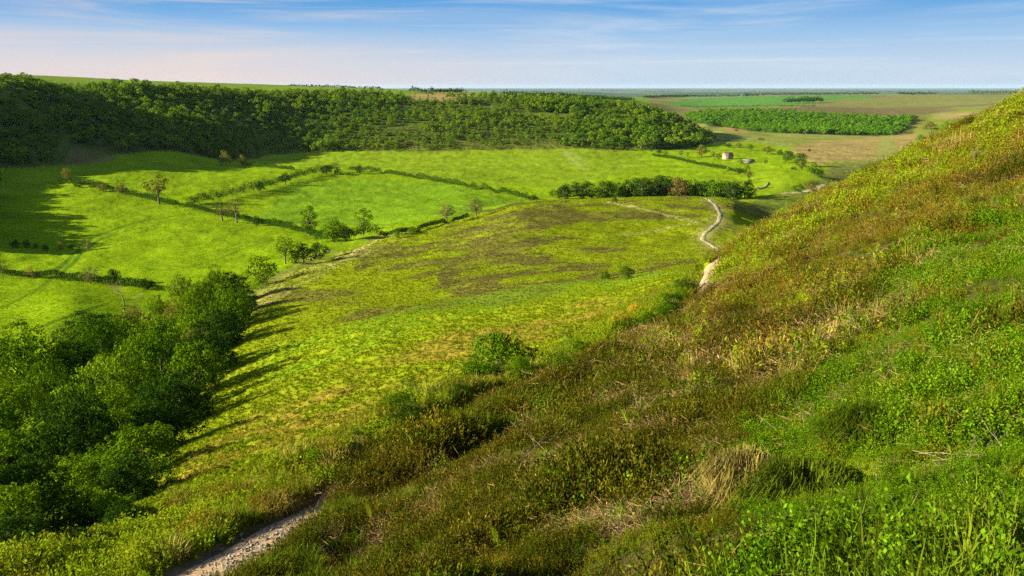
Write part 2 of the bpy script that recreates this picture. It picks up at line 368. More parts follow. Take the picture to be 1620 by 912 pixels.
# moor: heather patches, bracken, pale grass
core = moor & (YG > 60)
hp = n20 * .6 + n60 * .4
mid_lo = cover([(560,400),(640,360),(760,325),(870,318),(1120,316),(1180,340),(1100,345),(1000,352),(900,352),(820,378),(700,392),(560,430)], 150, 600, .6)
mid_hi = cover([(690,430),(760,395),(860,372),(1000,385),(960,430),(870,470),(780,490),(700,460)], 110, 400, .6)
mid_r = cover([(1150,318),(1240,330),(1200,360),(1155,395),(1130,370),(1145,345)], 150, 600, .4)
HP = np.zeros((NS, NL))
HP = np.maximum(HP, mid_lo * smooth(.43, .50, hp)); HP = np.maximum(HP, mid_hi * smooth(.45, .52, hp)); HP = np.maximum(HP, mid_r * smooth(.44, .54, hp))
HP *= .35 + .65 * smooth(.40, .52, n7)
HP = np.maximum(HP, core * (YG > 140) * smooth(.57, .64, hp) * .8)
paint(HP, (.10, .085, .03), (.16, .15, .03), .85)
BR = cover([(200,800),(330,700),(450,625),(600,560),(800,500),(960,470),(1040,470),(960,520),(860,560),(700,610),(560,680),(400,770),(250,840)], 26, 130, 1.2) * smooth(.42, .58, n7 * .5 + n20 * .5)
paint(BR, (.32, .18, .04), (.22, .25, .015), .7)
GR = cover([(400,560),(560,510),(700,475),(850,450),(950,440),(1050,428),(1090,430),(960,462),(850,478),(700,510),(560,560),(420,610)], 70, 220, .6)
paint(GR.astype(float) * smooth(.3, .5, n7), (.13, .26, .010), (.18, .27, .012), .6)
PG = cover([(390,470),(440,430),(520,395),(640,362),(660,372),(560,412),(470,455),(400,500)], 160, 420, 1)
paint(PG * smooth(.40, .58, n20), (.34, .30, .09), (.24, .27, .04), .7)
paint(cover([(300,810),(420,760),(500,700),(560,680),(640,640),(720,600),(760,620),(640,690),(470,800),(300,880)], 18, 60, 1) * smooth(.4, .6, n7), (.08, .22, .015), (.16, .24, .02), .6)
heathG = heath.astype(float); moorG = moor.astype(float); fieldG = (valley & (SGG < .33)).astype(float)

def stripe(pts, ymin, ymax, width, a, f=.8, b=None, edge=.5):
    L = catmull(pixn(pts, ymin, ymax), 3.0)
    m = (YG > L[:, 1].min() * .9) & (YG < L[:, 1].max() * 1.1) & (np.abs(SGG) < 1)
    d, _ = polydist(XG[m], YG[m], L[::3])
    w = np.zeros((NS, NL)); w[m] = 1 - smooth(width * (1 - edge), width, np.abs(d) + (n7[m] - .5) * width * .8)
    paint(w, a, b, f); return L
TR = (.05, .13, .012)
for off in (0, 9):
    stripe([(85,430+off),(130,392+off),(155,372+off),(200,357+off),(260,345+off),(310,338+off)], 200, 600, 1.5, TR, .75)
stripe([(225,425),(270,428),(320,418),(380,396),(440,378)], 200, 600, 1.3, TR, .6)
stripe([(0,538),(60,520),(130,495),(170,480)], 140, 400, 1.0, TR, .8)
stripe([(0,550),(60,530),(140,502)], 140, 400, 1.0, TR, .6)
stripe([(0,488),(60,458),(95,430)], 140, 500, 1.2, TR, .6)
PALE = (.46, .40, .16)
stripe([(965,320),(1010,330),(1060,342),(1108,352)], 200, 600, 2.4, PALE, .8)
stripe([(990,372),(1050,362),(1108,352)], 150, 600, 1.8, PALE, .6)
stripe([(890,238),(905,252),(925,270)], 500, 1200, 2.2, (.34, .36, .10), .5)
stripe([(1190,300),(1205,298),(1216,290)], 400, 900, 2.4, (.36, .40, .10), .6)
stripe([(1240,306),(1275,303),(1305,291)], 400, 900, 2.6, (.62, .50, .30), .8)
stripe([(600,380),(560,400),(510,425)], 200, 420, 2.0, (.50, .42, .17), .7)

# far path on the moor, a real strip of bare earth
PF = catmull(pixn([(1147,407),(1141,399),(1128,390),(1113,381),(1113,374),(1120,366),(1131,357),(1138,347),(1139,338),(1134,328),(1126,320),(1117,314.5)], 120, 480), 2.0)
dF = np.full((NS, NL), 99.); mm = (YG > 100) & (YG < 600) & (SGG > .1) & (SGG < .4)
dF[mm] = np.abs(polydist(XG[mm], YG[mm], PF[::3])[0])
paint(1 - smooth(2.2, 6, dF), (.26, .28, .06), (.30, .26, .09), .7)
paint(1 - smooth(1.0, 1.7, np.abs(dP)), (.20, .145, .095), (.13, .09, .055), 1)

# ------------------------------------------------------------------ materials
MAT = {}
def newmat(name):
    m = bpy.data.materials.new(name); m.use_nodes = True; nt = m.node_tree
    MAT[name] = m
    return m, nt, nt.nodes['Principled BSDF']
def N(nt, t, **kw):
    n = nt.nodes.new(t)
    for k, v in kw.items(): setattr(n, k, v)
    return n
def ground_mat():
    m, nt, b = newmat('ground_cover'); L = nt.links
    geo = N(nt, 'ShaderNodeNewGeometry')
    a = N(nt, 'ShaderNodeVertexColor', layer_name='cover_a'); c = N(nt, 'ShaderNodeVertexColor', layer_name='cover_b')
    n1 = N(nt, 'ShaderNodeTexNoise'); n1.inputs['Scale'].default_value = .35; n1.inputs['Detail'].default_value = 9; n1.inputs['Roughness'].default_value = .72
    L.new(geo.outputs['Position'], n1.inputs['Vector'])
    r1 = N(nt, 'ShaderNodeMapRange'); r1.inputs['From Min'].default_value = .44; r1.inputs['From Max'].default_value = .57
    L.new(n1.outputs['Fac'], r1.inputs['Value'])
    mx = N(nt, 'ShaderNodeMix', data_type='RGBA'); L.new(r1.outputs[0], mx.inputs[0]); L.new(a.outputs[0], mx.inputs[6]); L.new(c.outputs[0], mx.inputs[7])
    n2 = N(nt, 'ShaderNodeTexNoise'); n2.inputs['Scale'].default_value = 1.7; n2.inputs['Detail'].default_value = 6; n2.inputs['Roughness'].default_value = .75
    L.new(geo.outputs['Position'], n2.inputs['Vector'])
    r2 = N(nt, 'ShaderNodeMapRange'); r2.inputs['From Min'].default_value = .33; r2.inputs['From Max'].default_value = .67; r2.inputs['To Min'].default_value = .74; r2.inputs['To Max'].default_value = 1.2
    L.new(n2.outputs['Fac'], r2.inputs['Value'])
    n3 = N(nt, 'ShaderNodeTexNoise'); n3.inputs['Scale'].default_value = .03; n3.inputs['Detail'].default_value = 4
    L.new(geo.outputs['Position'], n3.inputs['Vector'])
    r3 = N(nt, 'ShaderNodeMapRange'); r3.inputs['From Min'].default_value = .35; r3.inputs['From Max'].default_value = .65; r3.inputs['To Min'].default_value = .84; r3.inputs['To Max'].default_value = 1.14
    L.new(n3.outputs['Fac'], r3.inputs['Value'])
    mu = N(nt, 'ShaderNodeMath', operation='MULTIPLY'); L.new(r2.outputs[0], mu.inputs[0]); L.new(r3.outputs[0], mu.inputs[1])
    vs = N(nt, 'ShaderNodeVectorMath', operation='SCALE'); L.new(mx.outputs[2], vs.inputs[0]); L.new(mu.outputs[0], vs.inputs['Scale'])
    L.new(vs.outputs[0], b.inputs['Base Color'])
    b.inputs['Roughness'].default_value = 1.0; b.inputs['Specular IOR Level'].default_value = 0
    bp = N(nt, 'ShaderNodeBump'); bp.inputs['Strength'].default_value = .7; bp.inputs['Distance'].default_value = .45
    mh = N(nt, 'ShaderNodeMath', operation='MULTIPLY_ADD'); mh.inputs[1].default_value = .6
    L.new(n1.outputs['Fac'], mh.inputs[0]); L.new(n2.outputs['Fac'], mh.inputs[2])
    L.new(mh.outputs[0], bp.inputs['Height']); L.new(bp.outputs[0], b.inputs['Normal'])
    return m
ground_mat()
def leafmat(name, c1, c2, tr=.3, big=.05, rough=.6, val=(.7, 1.3)):
    """foliage: colour varies by plant and by place; thin leaves let some light through"""
    m, nt, b = newmat(name); L = nt.links
    oi = N(nt, 'ShaderNodeObjectInfo'); geo = N(nt, 'ShaderNodeNewGeometry')
    n1 = N(nt, 'ShaderNodeTexNoise'); n1.inputs['Scale'].default_value = big; n1.inputs['Detail'].default_value = 5; n1.inputs['Roughness'].default_value = .7
    L.new(geo.outputs['Position'], n1.inputs['Vector'])
    ad = N(nt, 'ShaderNodeMath', operation='MULTIPLY_ADD'); ad.inputs[1].default_value = .55; L.new(oi.outputs['Random'], ad.inputs[0]); L.new(n1.outputs['Fac'], ad.inputs[2])
    r = N(nt, 'ShaderNodeMapRange'); r.inputs['From Min'].default_value = .45; r.inputs['From Max'].default_value = 1.1; L.new(ad.outputs[0], r.inputs['Value'])
    mx = N(nt, 'ShaderNodeMix', data_type='RGBA'); mx.inputs[6].default_value = (*c1, 1); mx.inputs[7].default_value = (*c2, 1); L.new(r.outputs[0], mx.inputs[0])
    w = N(nt, 'ShaderNodeTexWhiteNoise', noise_dimensions='1D'); L.new(geo.outputs['Random Per Island'], w.inputs['W'])
    r2 = N(nt, 'ShaderNodeMapRange'); r2.inputs['To Min'].default_value = val[0]; r2.inputs['To Max'].default_value = val[1]; L.new(w.outputs['Value'], r2.inputs['Value'])
    vs = N(nt, 'ShaderNodeVectorMath', operation='SCALE'); L.new(mx.outputs[2], vs.inputs[0]); L.new(r2.outputs[0], vs.inputs['Scale'])
    L.new(vs.outputs[0], b.inputs['Base Color']); b.inputs['Roughness'].default_value = rough; b.inputs['Specular IOR Level'].default_value = .0
    if tr > 0:
        t = N(nt, 'ShaderNodeBsdfTranslucent'); L.new(vs.outputs[0], t.inputs['Color'])
        ms = N(nt, 'ShaderNodeMixShader'); ms.inputs[0].default_value = tr
        out = nt.nodes['Material Output']; L.new(b.outputs[0], ms.inputs[1]); L.new(t.outputs[0], ms.inputs[2]); L.new(ms.outputs[0], out.inputs['Surface'])
    return m
def plainmat(name, c1, c2, scale=3., rough=.85, bump=.3, detail=6):
    m, nt, b = newmat(name); L = nt.links
    tcn = N(nt, 'ShaderNodeTexCoord'); n1 = N(nt, 'ShaderNodeTexNoise'); n1.inputs['Scale'].default_value = scale; n1.inputs['Detail'].default_value = detail; n1.inputs['Roughness'].default_value = .7
    L.new(tcn.outputs['Object'], n1.inputs['Vector'])
    r = N(nt, 'ShaderNodeMapRange'); r.inputs['From Min'].default_value = .38; r.inputs['From Max'].default_value = .62; L.new(n1.outputs['Fac'], r.inputs['Value'])
    mx = N(nt, 'ShaderNodeMix', data_type='RGBA'); mx.inputs[6].default_value = (*c1, 1); mx.inputs[7].default_value = (*c2, 1); L.new(r.outputs[0], mx.inputs[0])
    L.new(mx.outputs[2], b.inputs['Base Color']); b.inputs['Roughness'].default_value = rough; b.inputs['Specular IOR Level'].default_value = .2
    if bump:
        bp = N(nt, 'ShaderNodeBump'); bp.inputs['Strength'].default_value = bump; bp.inputs['Distance'].default_value = .05
        L.new(n1.outputs['Fac'], bp.inputs['Height']); L.new(bp.outputs[0], b.inputs['Normal'])
    return m
plainmat('bark', (.10, .075, .05), (.20, .16, .11), 2.5)
plainmat('earth_path', (.44, .31, .18), (.27, .18, .10), 6, bump=.8)
plainmat('pale_path', (.46, .38, .22), (.30, .27, .12), .5)
plainmat('stone', (.14, .13, .11), (.26, .24, .20), 3)
plainmat('dead_wood', (.34, .26, .18), (.20, .14, .09), 9, bump=0)
plainmat('render_wall', (.36, .30, .23), (.28, .23, .18), .6)
plainmat('roof_tile', (.30, .14, .10), (.22, .11, .08), 1.2)
plainmat('dark_glass', (.03, .035, .04), (.05, .05, .06), 1, .2, 0)
plainmat('painted_door', (.10, .13, .10), (.07, .09, .07), 2)
G1, G2 = (.025, .085, .006), (.075, .17, .010)
leafmat('leaf_wood', (.070, .16, .005), (.19, .29, .010), .35, .012, val=(.6, 1.4))
leafmat('leaf_right_wood', (.075, .20, .006), (.13, .28, .008), .35, .012, val=(.6, 1.4))
leafmat('leaf_deep', (.048, .115, .003), (.080, .155, .005), .2, .08)
leafmat('leaf_green', (.050, .12, .003), (.15, .25, .005), .22, .08)
leafmat('leaf_lime', (.15, .25, .008), (.20, .30, .012), .25, .08)
leafmat('leaf_dark', (.026, .065, .005), (.045, .095, .008), .25, .08)
leafmat('leaf_olive', (.15, .16, .018), (.20, .20, .022), .35, .08)
leafmat('leaf_pale', (.16, .19, .040), (.22, .22, .055), .35, .08)
leafmat('leaf_russet', (.15, .10, .030), (.18, .15, .030), .3, .08)
leafmat('blossom', (.60, .62, .50), (.45, .50, .35), .3, .5)
leafmat('gorse_bloom', (.30, .30, .02), (.62, .40, .02), .3, 2.0)
leafmat('heather_rust', (.13, .080, .015), (.19, .13, .018), .25, .35, val=(.5, 1.6))
leafmat('heather', (.040, .062, .003), (.090, .070, .007), .25, .35, val=(.5, 1.6))
leafmat('heather_bright', (.12, .15, .006), (.22, .15, .016), .3, .35, val=(.5, 1.6))
leafmat('bilberry', (.065, .155, .004), (.135, .235, .006), .3, .5, val=(.3, 1.6))
leafmat('grass_blade', (.10, .17, .008), (.17, .21, .014), .35, .4, val=(.6, 1.4))
leafmat('dry_grass', (.34, .28, .06), (.46, .36, .11), .3, .6, val=(.6, 1.4))
leafmat('litter', (.26, .16, .075), (.38, .25, .13), .1, .5, val=(.5, 1.5))
leafmat('bracken', (.18, .28, .006), (.26, .30, .012), .4, 1.0, val=(.8, 1.25))
leafmat('moor_grass', (.18, .265, .006), (.24, .275, .010), .3, .03, val=(.75, 1.2))
leafmat('moor_heather', (.085, .085, .018), (.14, .11, .03), .2, .05, val=(.6, 1.4))
leafmat('moor_bracken', (.21, .24, .015), (.30, .20, .035), .3, .08, val=(.6, 1.4))
leafmat('field_grass', (.15, .27, .006), (.20, .32, .008), .3, .03, val=(.7, 1.2))

# ------------------------------------------------------------------ mesh helpers
def mesh(name, V, polys, mats, smooth_=False, mi=None):
    """polys: list of arrays (n,k) with one k each"""
    me = bpy.data.meshes.new(name); V = np.asarray(V, np.float32)
    me.vertices.add(len(V)); me.vertices.foreach_set('co', V.ravel())
    loops = np.concatenate([p.ravel() for p in polys]).astype(np.int32)
    starts = []; acc = 0
    for p in polys:
        starts.append(acc + np.arange(len(p)) * p.shape[1]); acc += p.size
    starts = np.concatenate(starts).astype(np.int32)
    me.loops.add(len(loops)); me.loops.foreach_set('vertex_index', loops)
    me.polygons.add(len(starts)); me.polygons.foreach_set('loop_start', starts)
    if mi is not None: me.polygons.foreach_set('material_index', np.asarray(mi, np.int32))
    if smooth_: me.polygons.foreach_set('use_smooth', np.ones(len(starts), bool))
    me.update(calc_edges=True)
    for m in mats: me.materials.append(MAT[m])
    return me
def link(o): sc.collection.objects.link(o); return o
def obj(name, me, parent=None):
    o = link(bpy.data.objects.new(name, me))
    if parent is not None: o.parent = parent
    return o
def tag(o, label=None, cat=None, group=None, kind=None):
    if label: o['label'] = label
    if cat: o['category'] = cat
    if group: o['group'] = group
    if kind: o['kind'] = kind
    return o
def unit(v): return v / np.maximum(np.linalg.norm(v, axis=-1, keepdims=True), 1e-9)
def diamonds(C, Nn, length, width, axis=None, rg=rng):
    """leaf-shaped quads"""
    C = np.asarray(C, float); n = len(C); Nn = unit(Nn)
    if axis is None: axis = rg.normal(size=(n, 3))
    t = unit(axis - (axis * Nn).sum(1, keepdims=True) * Nn); b = np.cross(Nn, t)
    length = np.broadcast_to(length, (n,))[:, None]; width = np.broadcast_to(width, (n,))[:, None]
    V = np.stack([C - t * length * .5, C + b * width * .5 + t * length * .08, C + t * length * .5, C - b * width * .5 + t * length * .08], 1).reshape(-1, 3)
    return V, np.arange(4 * n).reshape(n, 4)
def tube(P, R, sides=5):
    P = np.asarray(P, float); n = len(P); V = []
    T = unit(np.gradient(P, axis=0)); up = np.array([.13, .21, 1.]); 
    for i in range(n):
        a = np.cross(T[i], up if abs(T[i][2]) < .95 else np.array([1., .1, 0])); a /= np.linalg.norm(a); b = np.cross(T[i], a)
        ang = np.arange(sides) * 2 * math.pi / sides
        V.append(P[i] + R[i] * (np.cos(ang)[:, None] * a + np.sin(ang)[:, None] * b))
    V = np.concatenate(V); q = []
    for i in range(n - 1):
        for k in range(sides):
            q.append((i * sides + k, i * sides + (k + 1) % sides, (i + 1) * sides + (k + 1) % sides, (i + 1) * sides + k))
    return V, np.array(q)
def merge(parts):
    Vs, Qs, off = [], [], 0
    for V, q in parts:
        Vs.append(V); Qs.append(q + off); off += len(V)
    return np.concatenate(Vs), np.concatenate(Qs)

def crown_cloud(seed, H=10., Wd=8., base=.22, lobes=16, n=1500, leaf=.45, dome=1.0, lobe_r=.26, sparse=.0):
    r = np.random.default_rng(seed)
    c = []
    tries = 0
    while len(c) < lobes and tries < 4000:
        tries += 1
        p = r.uniform(-1, 1, 3)
        if np.linalg.norm(p) > 1 or np.linalg.norm(p) < .25: continue
        q = np.array([p[0] * Wd * .5 * .74, p[1] * Wd * .5 * .74, H * base + (p[2] * .5 + .5) * H * (1 - base) * .80 + H * .05])
        # narrower towards the foot and top
        if dome > 0: q[:2] *= (1 - .35 * max(0, p[2]) * dome)
        if all(np.linalg.norm((q - k) / np.array([Wd, Wd, H])) > .17 * (16 / lobes) ** .33 for k in c): c.append(q)
    c = np.array(c); lr = r.uniform(.7, 1.25, len(c)) * lobe_r * Wd * .5 * 1.15
    w = lr ** 2; k = r.choice(len(c), n, p=w / w.sum())
    d = unit(r.normal(size=(n, 3)) + np.array([0, 0, .25])); 
    rad = lr[k] * (1 - .25 * r.random(n) ** 2) * (1 + .16 * np.sin(d[:, 0] * 9 + k) * np.sin(d[:, 1] * 8 + d[:, 2] * 7))
    C = c[k] + d * rad[:, None] * np.array([1, 1, .82]); C[:, 2] = np.maximum(C[:, 2], H * base * .35)
    if n > 5000:                                    # near crowns: each lobe breaks up into leafy sprays
        ns = 34; sd = unit(r.normal(size=(len(c), ns, 3)) + np.array([0, 0, .25])); j = r.integers(0, ns, n)
        sc_ = c[k] + sd[k, j] * (lr[k] * r.uniform(.72, 1.12, (len(c), ns))[k, j])[:, None] * np.array([1, 1, .82])
        d2 = unit(r.normal(size=(n, 3)) + sd[k, j] * .5); m_ = r.random(n) < .86
        C = np.where(m_[:, None], sc_ + d2 * (lr[k] * .25 * r.uniform(.4, 1.15, n))[:, None], C); C[:, 2] = np.maximum(C[:, 2], H * base * .35)
        d = np.where(m_[:, None], d2, d)
    Nn = unit(d * 1.2 + r.normal(size=(n, 3)) * .36 + np.array([0, 0, .2]))
    V, q = diamonds(C, Nn, leaf * r.uniform(.6, 1.3, n), leaf * .75 * r.uniform(.6, 1.3, n), rg=r)
    # trunk with limbs into the lobes
    lean = r.normal(size=2) * .03 * H
    top = np.array([lean[0], lean[1], H * .62])
    tr = [tube([[0, 0, -.6], [lean[0] * .2, lean[1] * .2, H * .18], [lean[0] * .6, lean[1] * .6, H * .4], top], [H * .034, H * .026, H * .018, H * .006], 6)]
    for ci in c[:min(len(c), 11)]:
        f = r.uniform(.2, .5); s0 = np.array([lean[0] * f, lean[1] * f, H * (.12 + f * .5)])
        m1 = s0 * .45 + ci * .55 + r.normal(size=3) * .03 * H + np.array([0, 0, .02 * H])
        tr.append(tube([s0, m1, ci], [H * .013, H * .008, H * .003], 4))
    return (V, q), merge(tr)
_proto = {}
def tree_meshes(kind, seed, leafm):
    key = (kind, seed, leafm)
    if key in _proto: return _proto[key]
    K = dict(
        near=dict(H=10, Wd=9, lobes=13, n=8500, leaf=.30, lobe_r=.34, base=.04),
        nearwide=dict(H=10, Wd=12, lobes=18, n=11000, leaf=.30, lobe_r=.30, base=.04),
        line=dict(H=10, Wd=8, lobes=18, n=1800, leaf=.45, lobe_r=.28, base=.0),
        mid=dict(H=10, Wd=9, lobes=16, n=2400, leaf=.42, lobe_r=.28, base=.10),
        tall=dict(H=10, Wd=5.6, lobes=18, n=1500, leaf=.36, lobe_r=.30, base=.1),
        open=dict(H=10, Wd=9, lobes=15, n=1400, leaf=.40, lobe_r=.20, base=.28),
        thin=dict(H=10, Wd=10, lobes=20, n=520, leaf=.34, lobe_r=.20, base=.2),
        round=dict(H=10, Wd=9.5, lobes=22, n=1800, leaf=.40, lobe_r=.26, base=.22),
        bush=dict(H=10, Wd=13, lobes=18, n=1500, leaf=.6, lobe_r=.24, base=.02),
        far=dict(H=10, Wd=8.5, lobes=8, n=420, leaf=.90, lobe_r=.30, base=.08),
        fartall=dict(H=10, Wd=5.5, lobes=9, n=220, leaf=.8, lobe_r=.34, base=.08),
        nearbush=dict(H=10, Wd=14, lobes=30, n=9000, leaf=.33, lobe_r=.24, base=.02),
        hawthorn=dict(H=10, Wd=11, lobes=17, n=1500, leaf=.34, lobe_r=.20, base=.15),
    )[kind]
    (V, q), (TV, tq) = crown_cloud(seed * 31 + len(kind), **K)
    _proto[key] = (mesh('crown', V, [q], [leafm]), mesh('trunk', TV, [tq], ['bark'], True))
    return _proto[key]
def tree(name, kind, seed, leafm, p, h, wscale, label, cat='tree', group=None, rot=None, sink=0.0):
    cm, tm = tree_meshes(kind, seed, leafm)
    e = link(bpy.data.objects.new(name, None)); e.empty_display_size = .5
    e.location = (p[0], p[1], p[2] - sink); e.scale = (h / 10 * wscale, h / 10 * wscale, h / 10)
    e.rotation_euler = (0, 0, rng.uniform(0, 6.28) if rot is None else rot)
    tag(e, label, cat, group)
    obj('trunk', tm, e); obj('crown' if cat != 'bush' else 'foliage', cm, e)
    return e
def hpx(px, p):                                # height in metres of something px photo rows tall at p
    return px * (p[1] * CP - p[2] * SP) / F / CP

def scatter(name, protos, P, rot, scl, idx, label):
    """one object: plants of a few kinds instanced on points"""
    col = bpy.data.collections.new(name + '_kinds')
    for i, m in enumerate(protos):
        col.objects.link(bpy.data.objects.new('%s_kind_%02d' % (name, i), m))
    me = bpy.data.meshes.new(name); me.vertices.add(len(P)); me.vertices.foreach_set('co', np.asarray(P, np.float32).ravel())
    for nm, ty, arr in (('rot', 'FLOAT_VECTOR', rot), ('scl', 'FLOAT_VECTOR', scl)):
        a = me.attributes.new(nm, ty, 'POINT'); a.data.foreach_set('vector', np.asarray(arr, np.float32).ravel())
    a = me.attributes.new('kind_index', 'INT', 'POINT'); a.data.foreach_set('value', np.asarray(idx, np.int32))
    me.update()
    o = obj(name, me); tag(o, label, None, None, 'stuff')
    ng = bpy.data.node_groups.new(name, 'GeometryNodeTree')
    ng.interface.new_socket('Geometry', in_out='INPUT', socket_type='NodeSocketGeometry')
    ng.interface.new_socket('Geometry', in_out='OUTPUT', socket_type='NodeSocketGeometry')
    gi, go = ng.nodes.new('NodeGroupInput'), ng.nodes.new('NodeGroupOutput')
    ci = ng.nodes.new('GeometryNodeCollectionInfo'); ci.inputs['Collection'].default_value = col
    ci.inputs['Separate Children'].default_value = True; ci.inputs['Reset Children'].default_value = True
    ip = ng.nodes.new('GeometryNodeInstanceOnPoints'); ip.inputs['Pick Instance'].default_value = True
    def na(nm, ty):
        n = ng.nodes.new('GeometryNodeInputNamedAttribute'); n.data_type = ty; n.inputs['Name'].default_value = nm
        return [s for s in n.outputs if s.enabled and s.name == 'Attribute'][0]
    er = ng.nodes.new('FunctionNodeEulerToRotation')
    ng.links.new(na('rot', 'FLOAT_VECTOR'), er.inputs[0]); ng.links.new(er.outputs[0], ip.inputs['Rotation'])
    ng.links.new(na('scl', 'FLOAT_VECTOR'), ip.inputs['Scale']); ng.links.new(na('kind_index', 'INT'), ip.inputs['Instance Index'])
    ng.links.new(gi.outputs[0], ip.inputs['Points']); ng.links.new(ci.outputs[0], ip.inputs['Instance'])
    ng.links.new(ip.outputs[0], go.inputs[0])
    md = o.modifiers.new('plants', 'NODES'); md.node_group = ng
    return o

# ------------------------------------------------------------------ ground sheets (one surface, cut along the land cover)
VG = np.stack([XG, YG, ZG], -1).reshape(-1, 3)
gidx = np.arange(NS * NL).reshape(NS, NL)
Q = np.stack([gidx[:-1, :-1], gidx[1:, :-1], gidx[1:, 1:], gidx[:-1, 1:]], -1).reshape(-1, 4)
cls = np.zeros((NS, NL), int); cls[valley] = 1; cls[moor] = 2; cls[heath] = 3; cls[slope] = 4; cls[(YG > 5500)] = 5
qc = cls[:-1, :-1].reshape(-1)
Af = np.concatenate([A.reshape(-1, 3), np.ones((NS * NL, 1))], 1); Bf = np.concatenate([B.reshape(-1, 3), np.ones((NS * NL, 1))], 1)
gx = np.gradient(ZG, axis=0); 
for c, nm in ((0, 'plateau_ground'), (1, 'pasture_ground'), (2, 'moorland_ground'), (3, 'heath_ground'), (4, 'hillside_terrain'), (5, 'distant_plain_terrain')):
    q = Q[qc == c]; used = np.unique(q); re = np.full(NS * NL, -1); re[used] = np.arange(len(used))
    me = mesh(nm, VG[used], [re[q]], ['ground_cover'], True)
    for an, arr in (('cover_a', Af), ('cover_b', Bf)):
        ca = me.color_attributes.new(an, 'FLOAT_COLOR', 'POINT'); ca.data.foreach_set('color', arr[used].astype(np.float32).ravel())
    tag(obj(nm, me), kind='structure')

def ribbon(name, L, w, lift, matn):
    L = np.asarray(L); T = unit(np.gradient(L[:, :2], axis=0)); Nn = np.stack([-T[:, 1], T[:, 0]], 1)
    offs = np.linspace(-1, 1, 7); ww = w * (1 + 1.0 * (fbm(L[:, 0] * .35, L[:, 1] * .35, 77, 4) - .5))
    V = []
    for k in offs:
        xy = L[:, :2] + Nn * (k * ww * .5)[:, None]
        z = Z(xy[:, 0], xy[:, 1]) + lift * (1 - .9 * abs(k) ** 3)
        V.append(np.column_stack([xy, z]))
    V = np.stack(V, 1); n = len(L); ii = np.arange(n * 7).reshape(n, 7)
    q = np.stack([ii[:-1, :-1], ii[:-1, 1:], ii[1:, 1:], ii[1:, :-1]], -1).reshape(-1, 4)
    o = obj(name, mesh(name, V.reshape(-1, 3), [q], [matn], True)); tag(o, kind='structure'); return o
ribbon('footpath', PATH_NEAR, 2.0, .05, 'earth_path')
ribbon('moor_path', PF, 1.7, .16, 'pale_path')

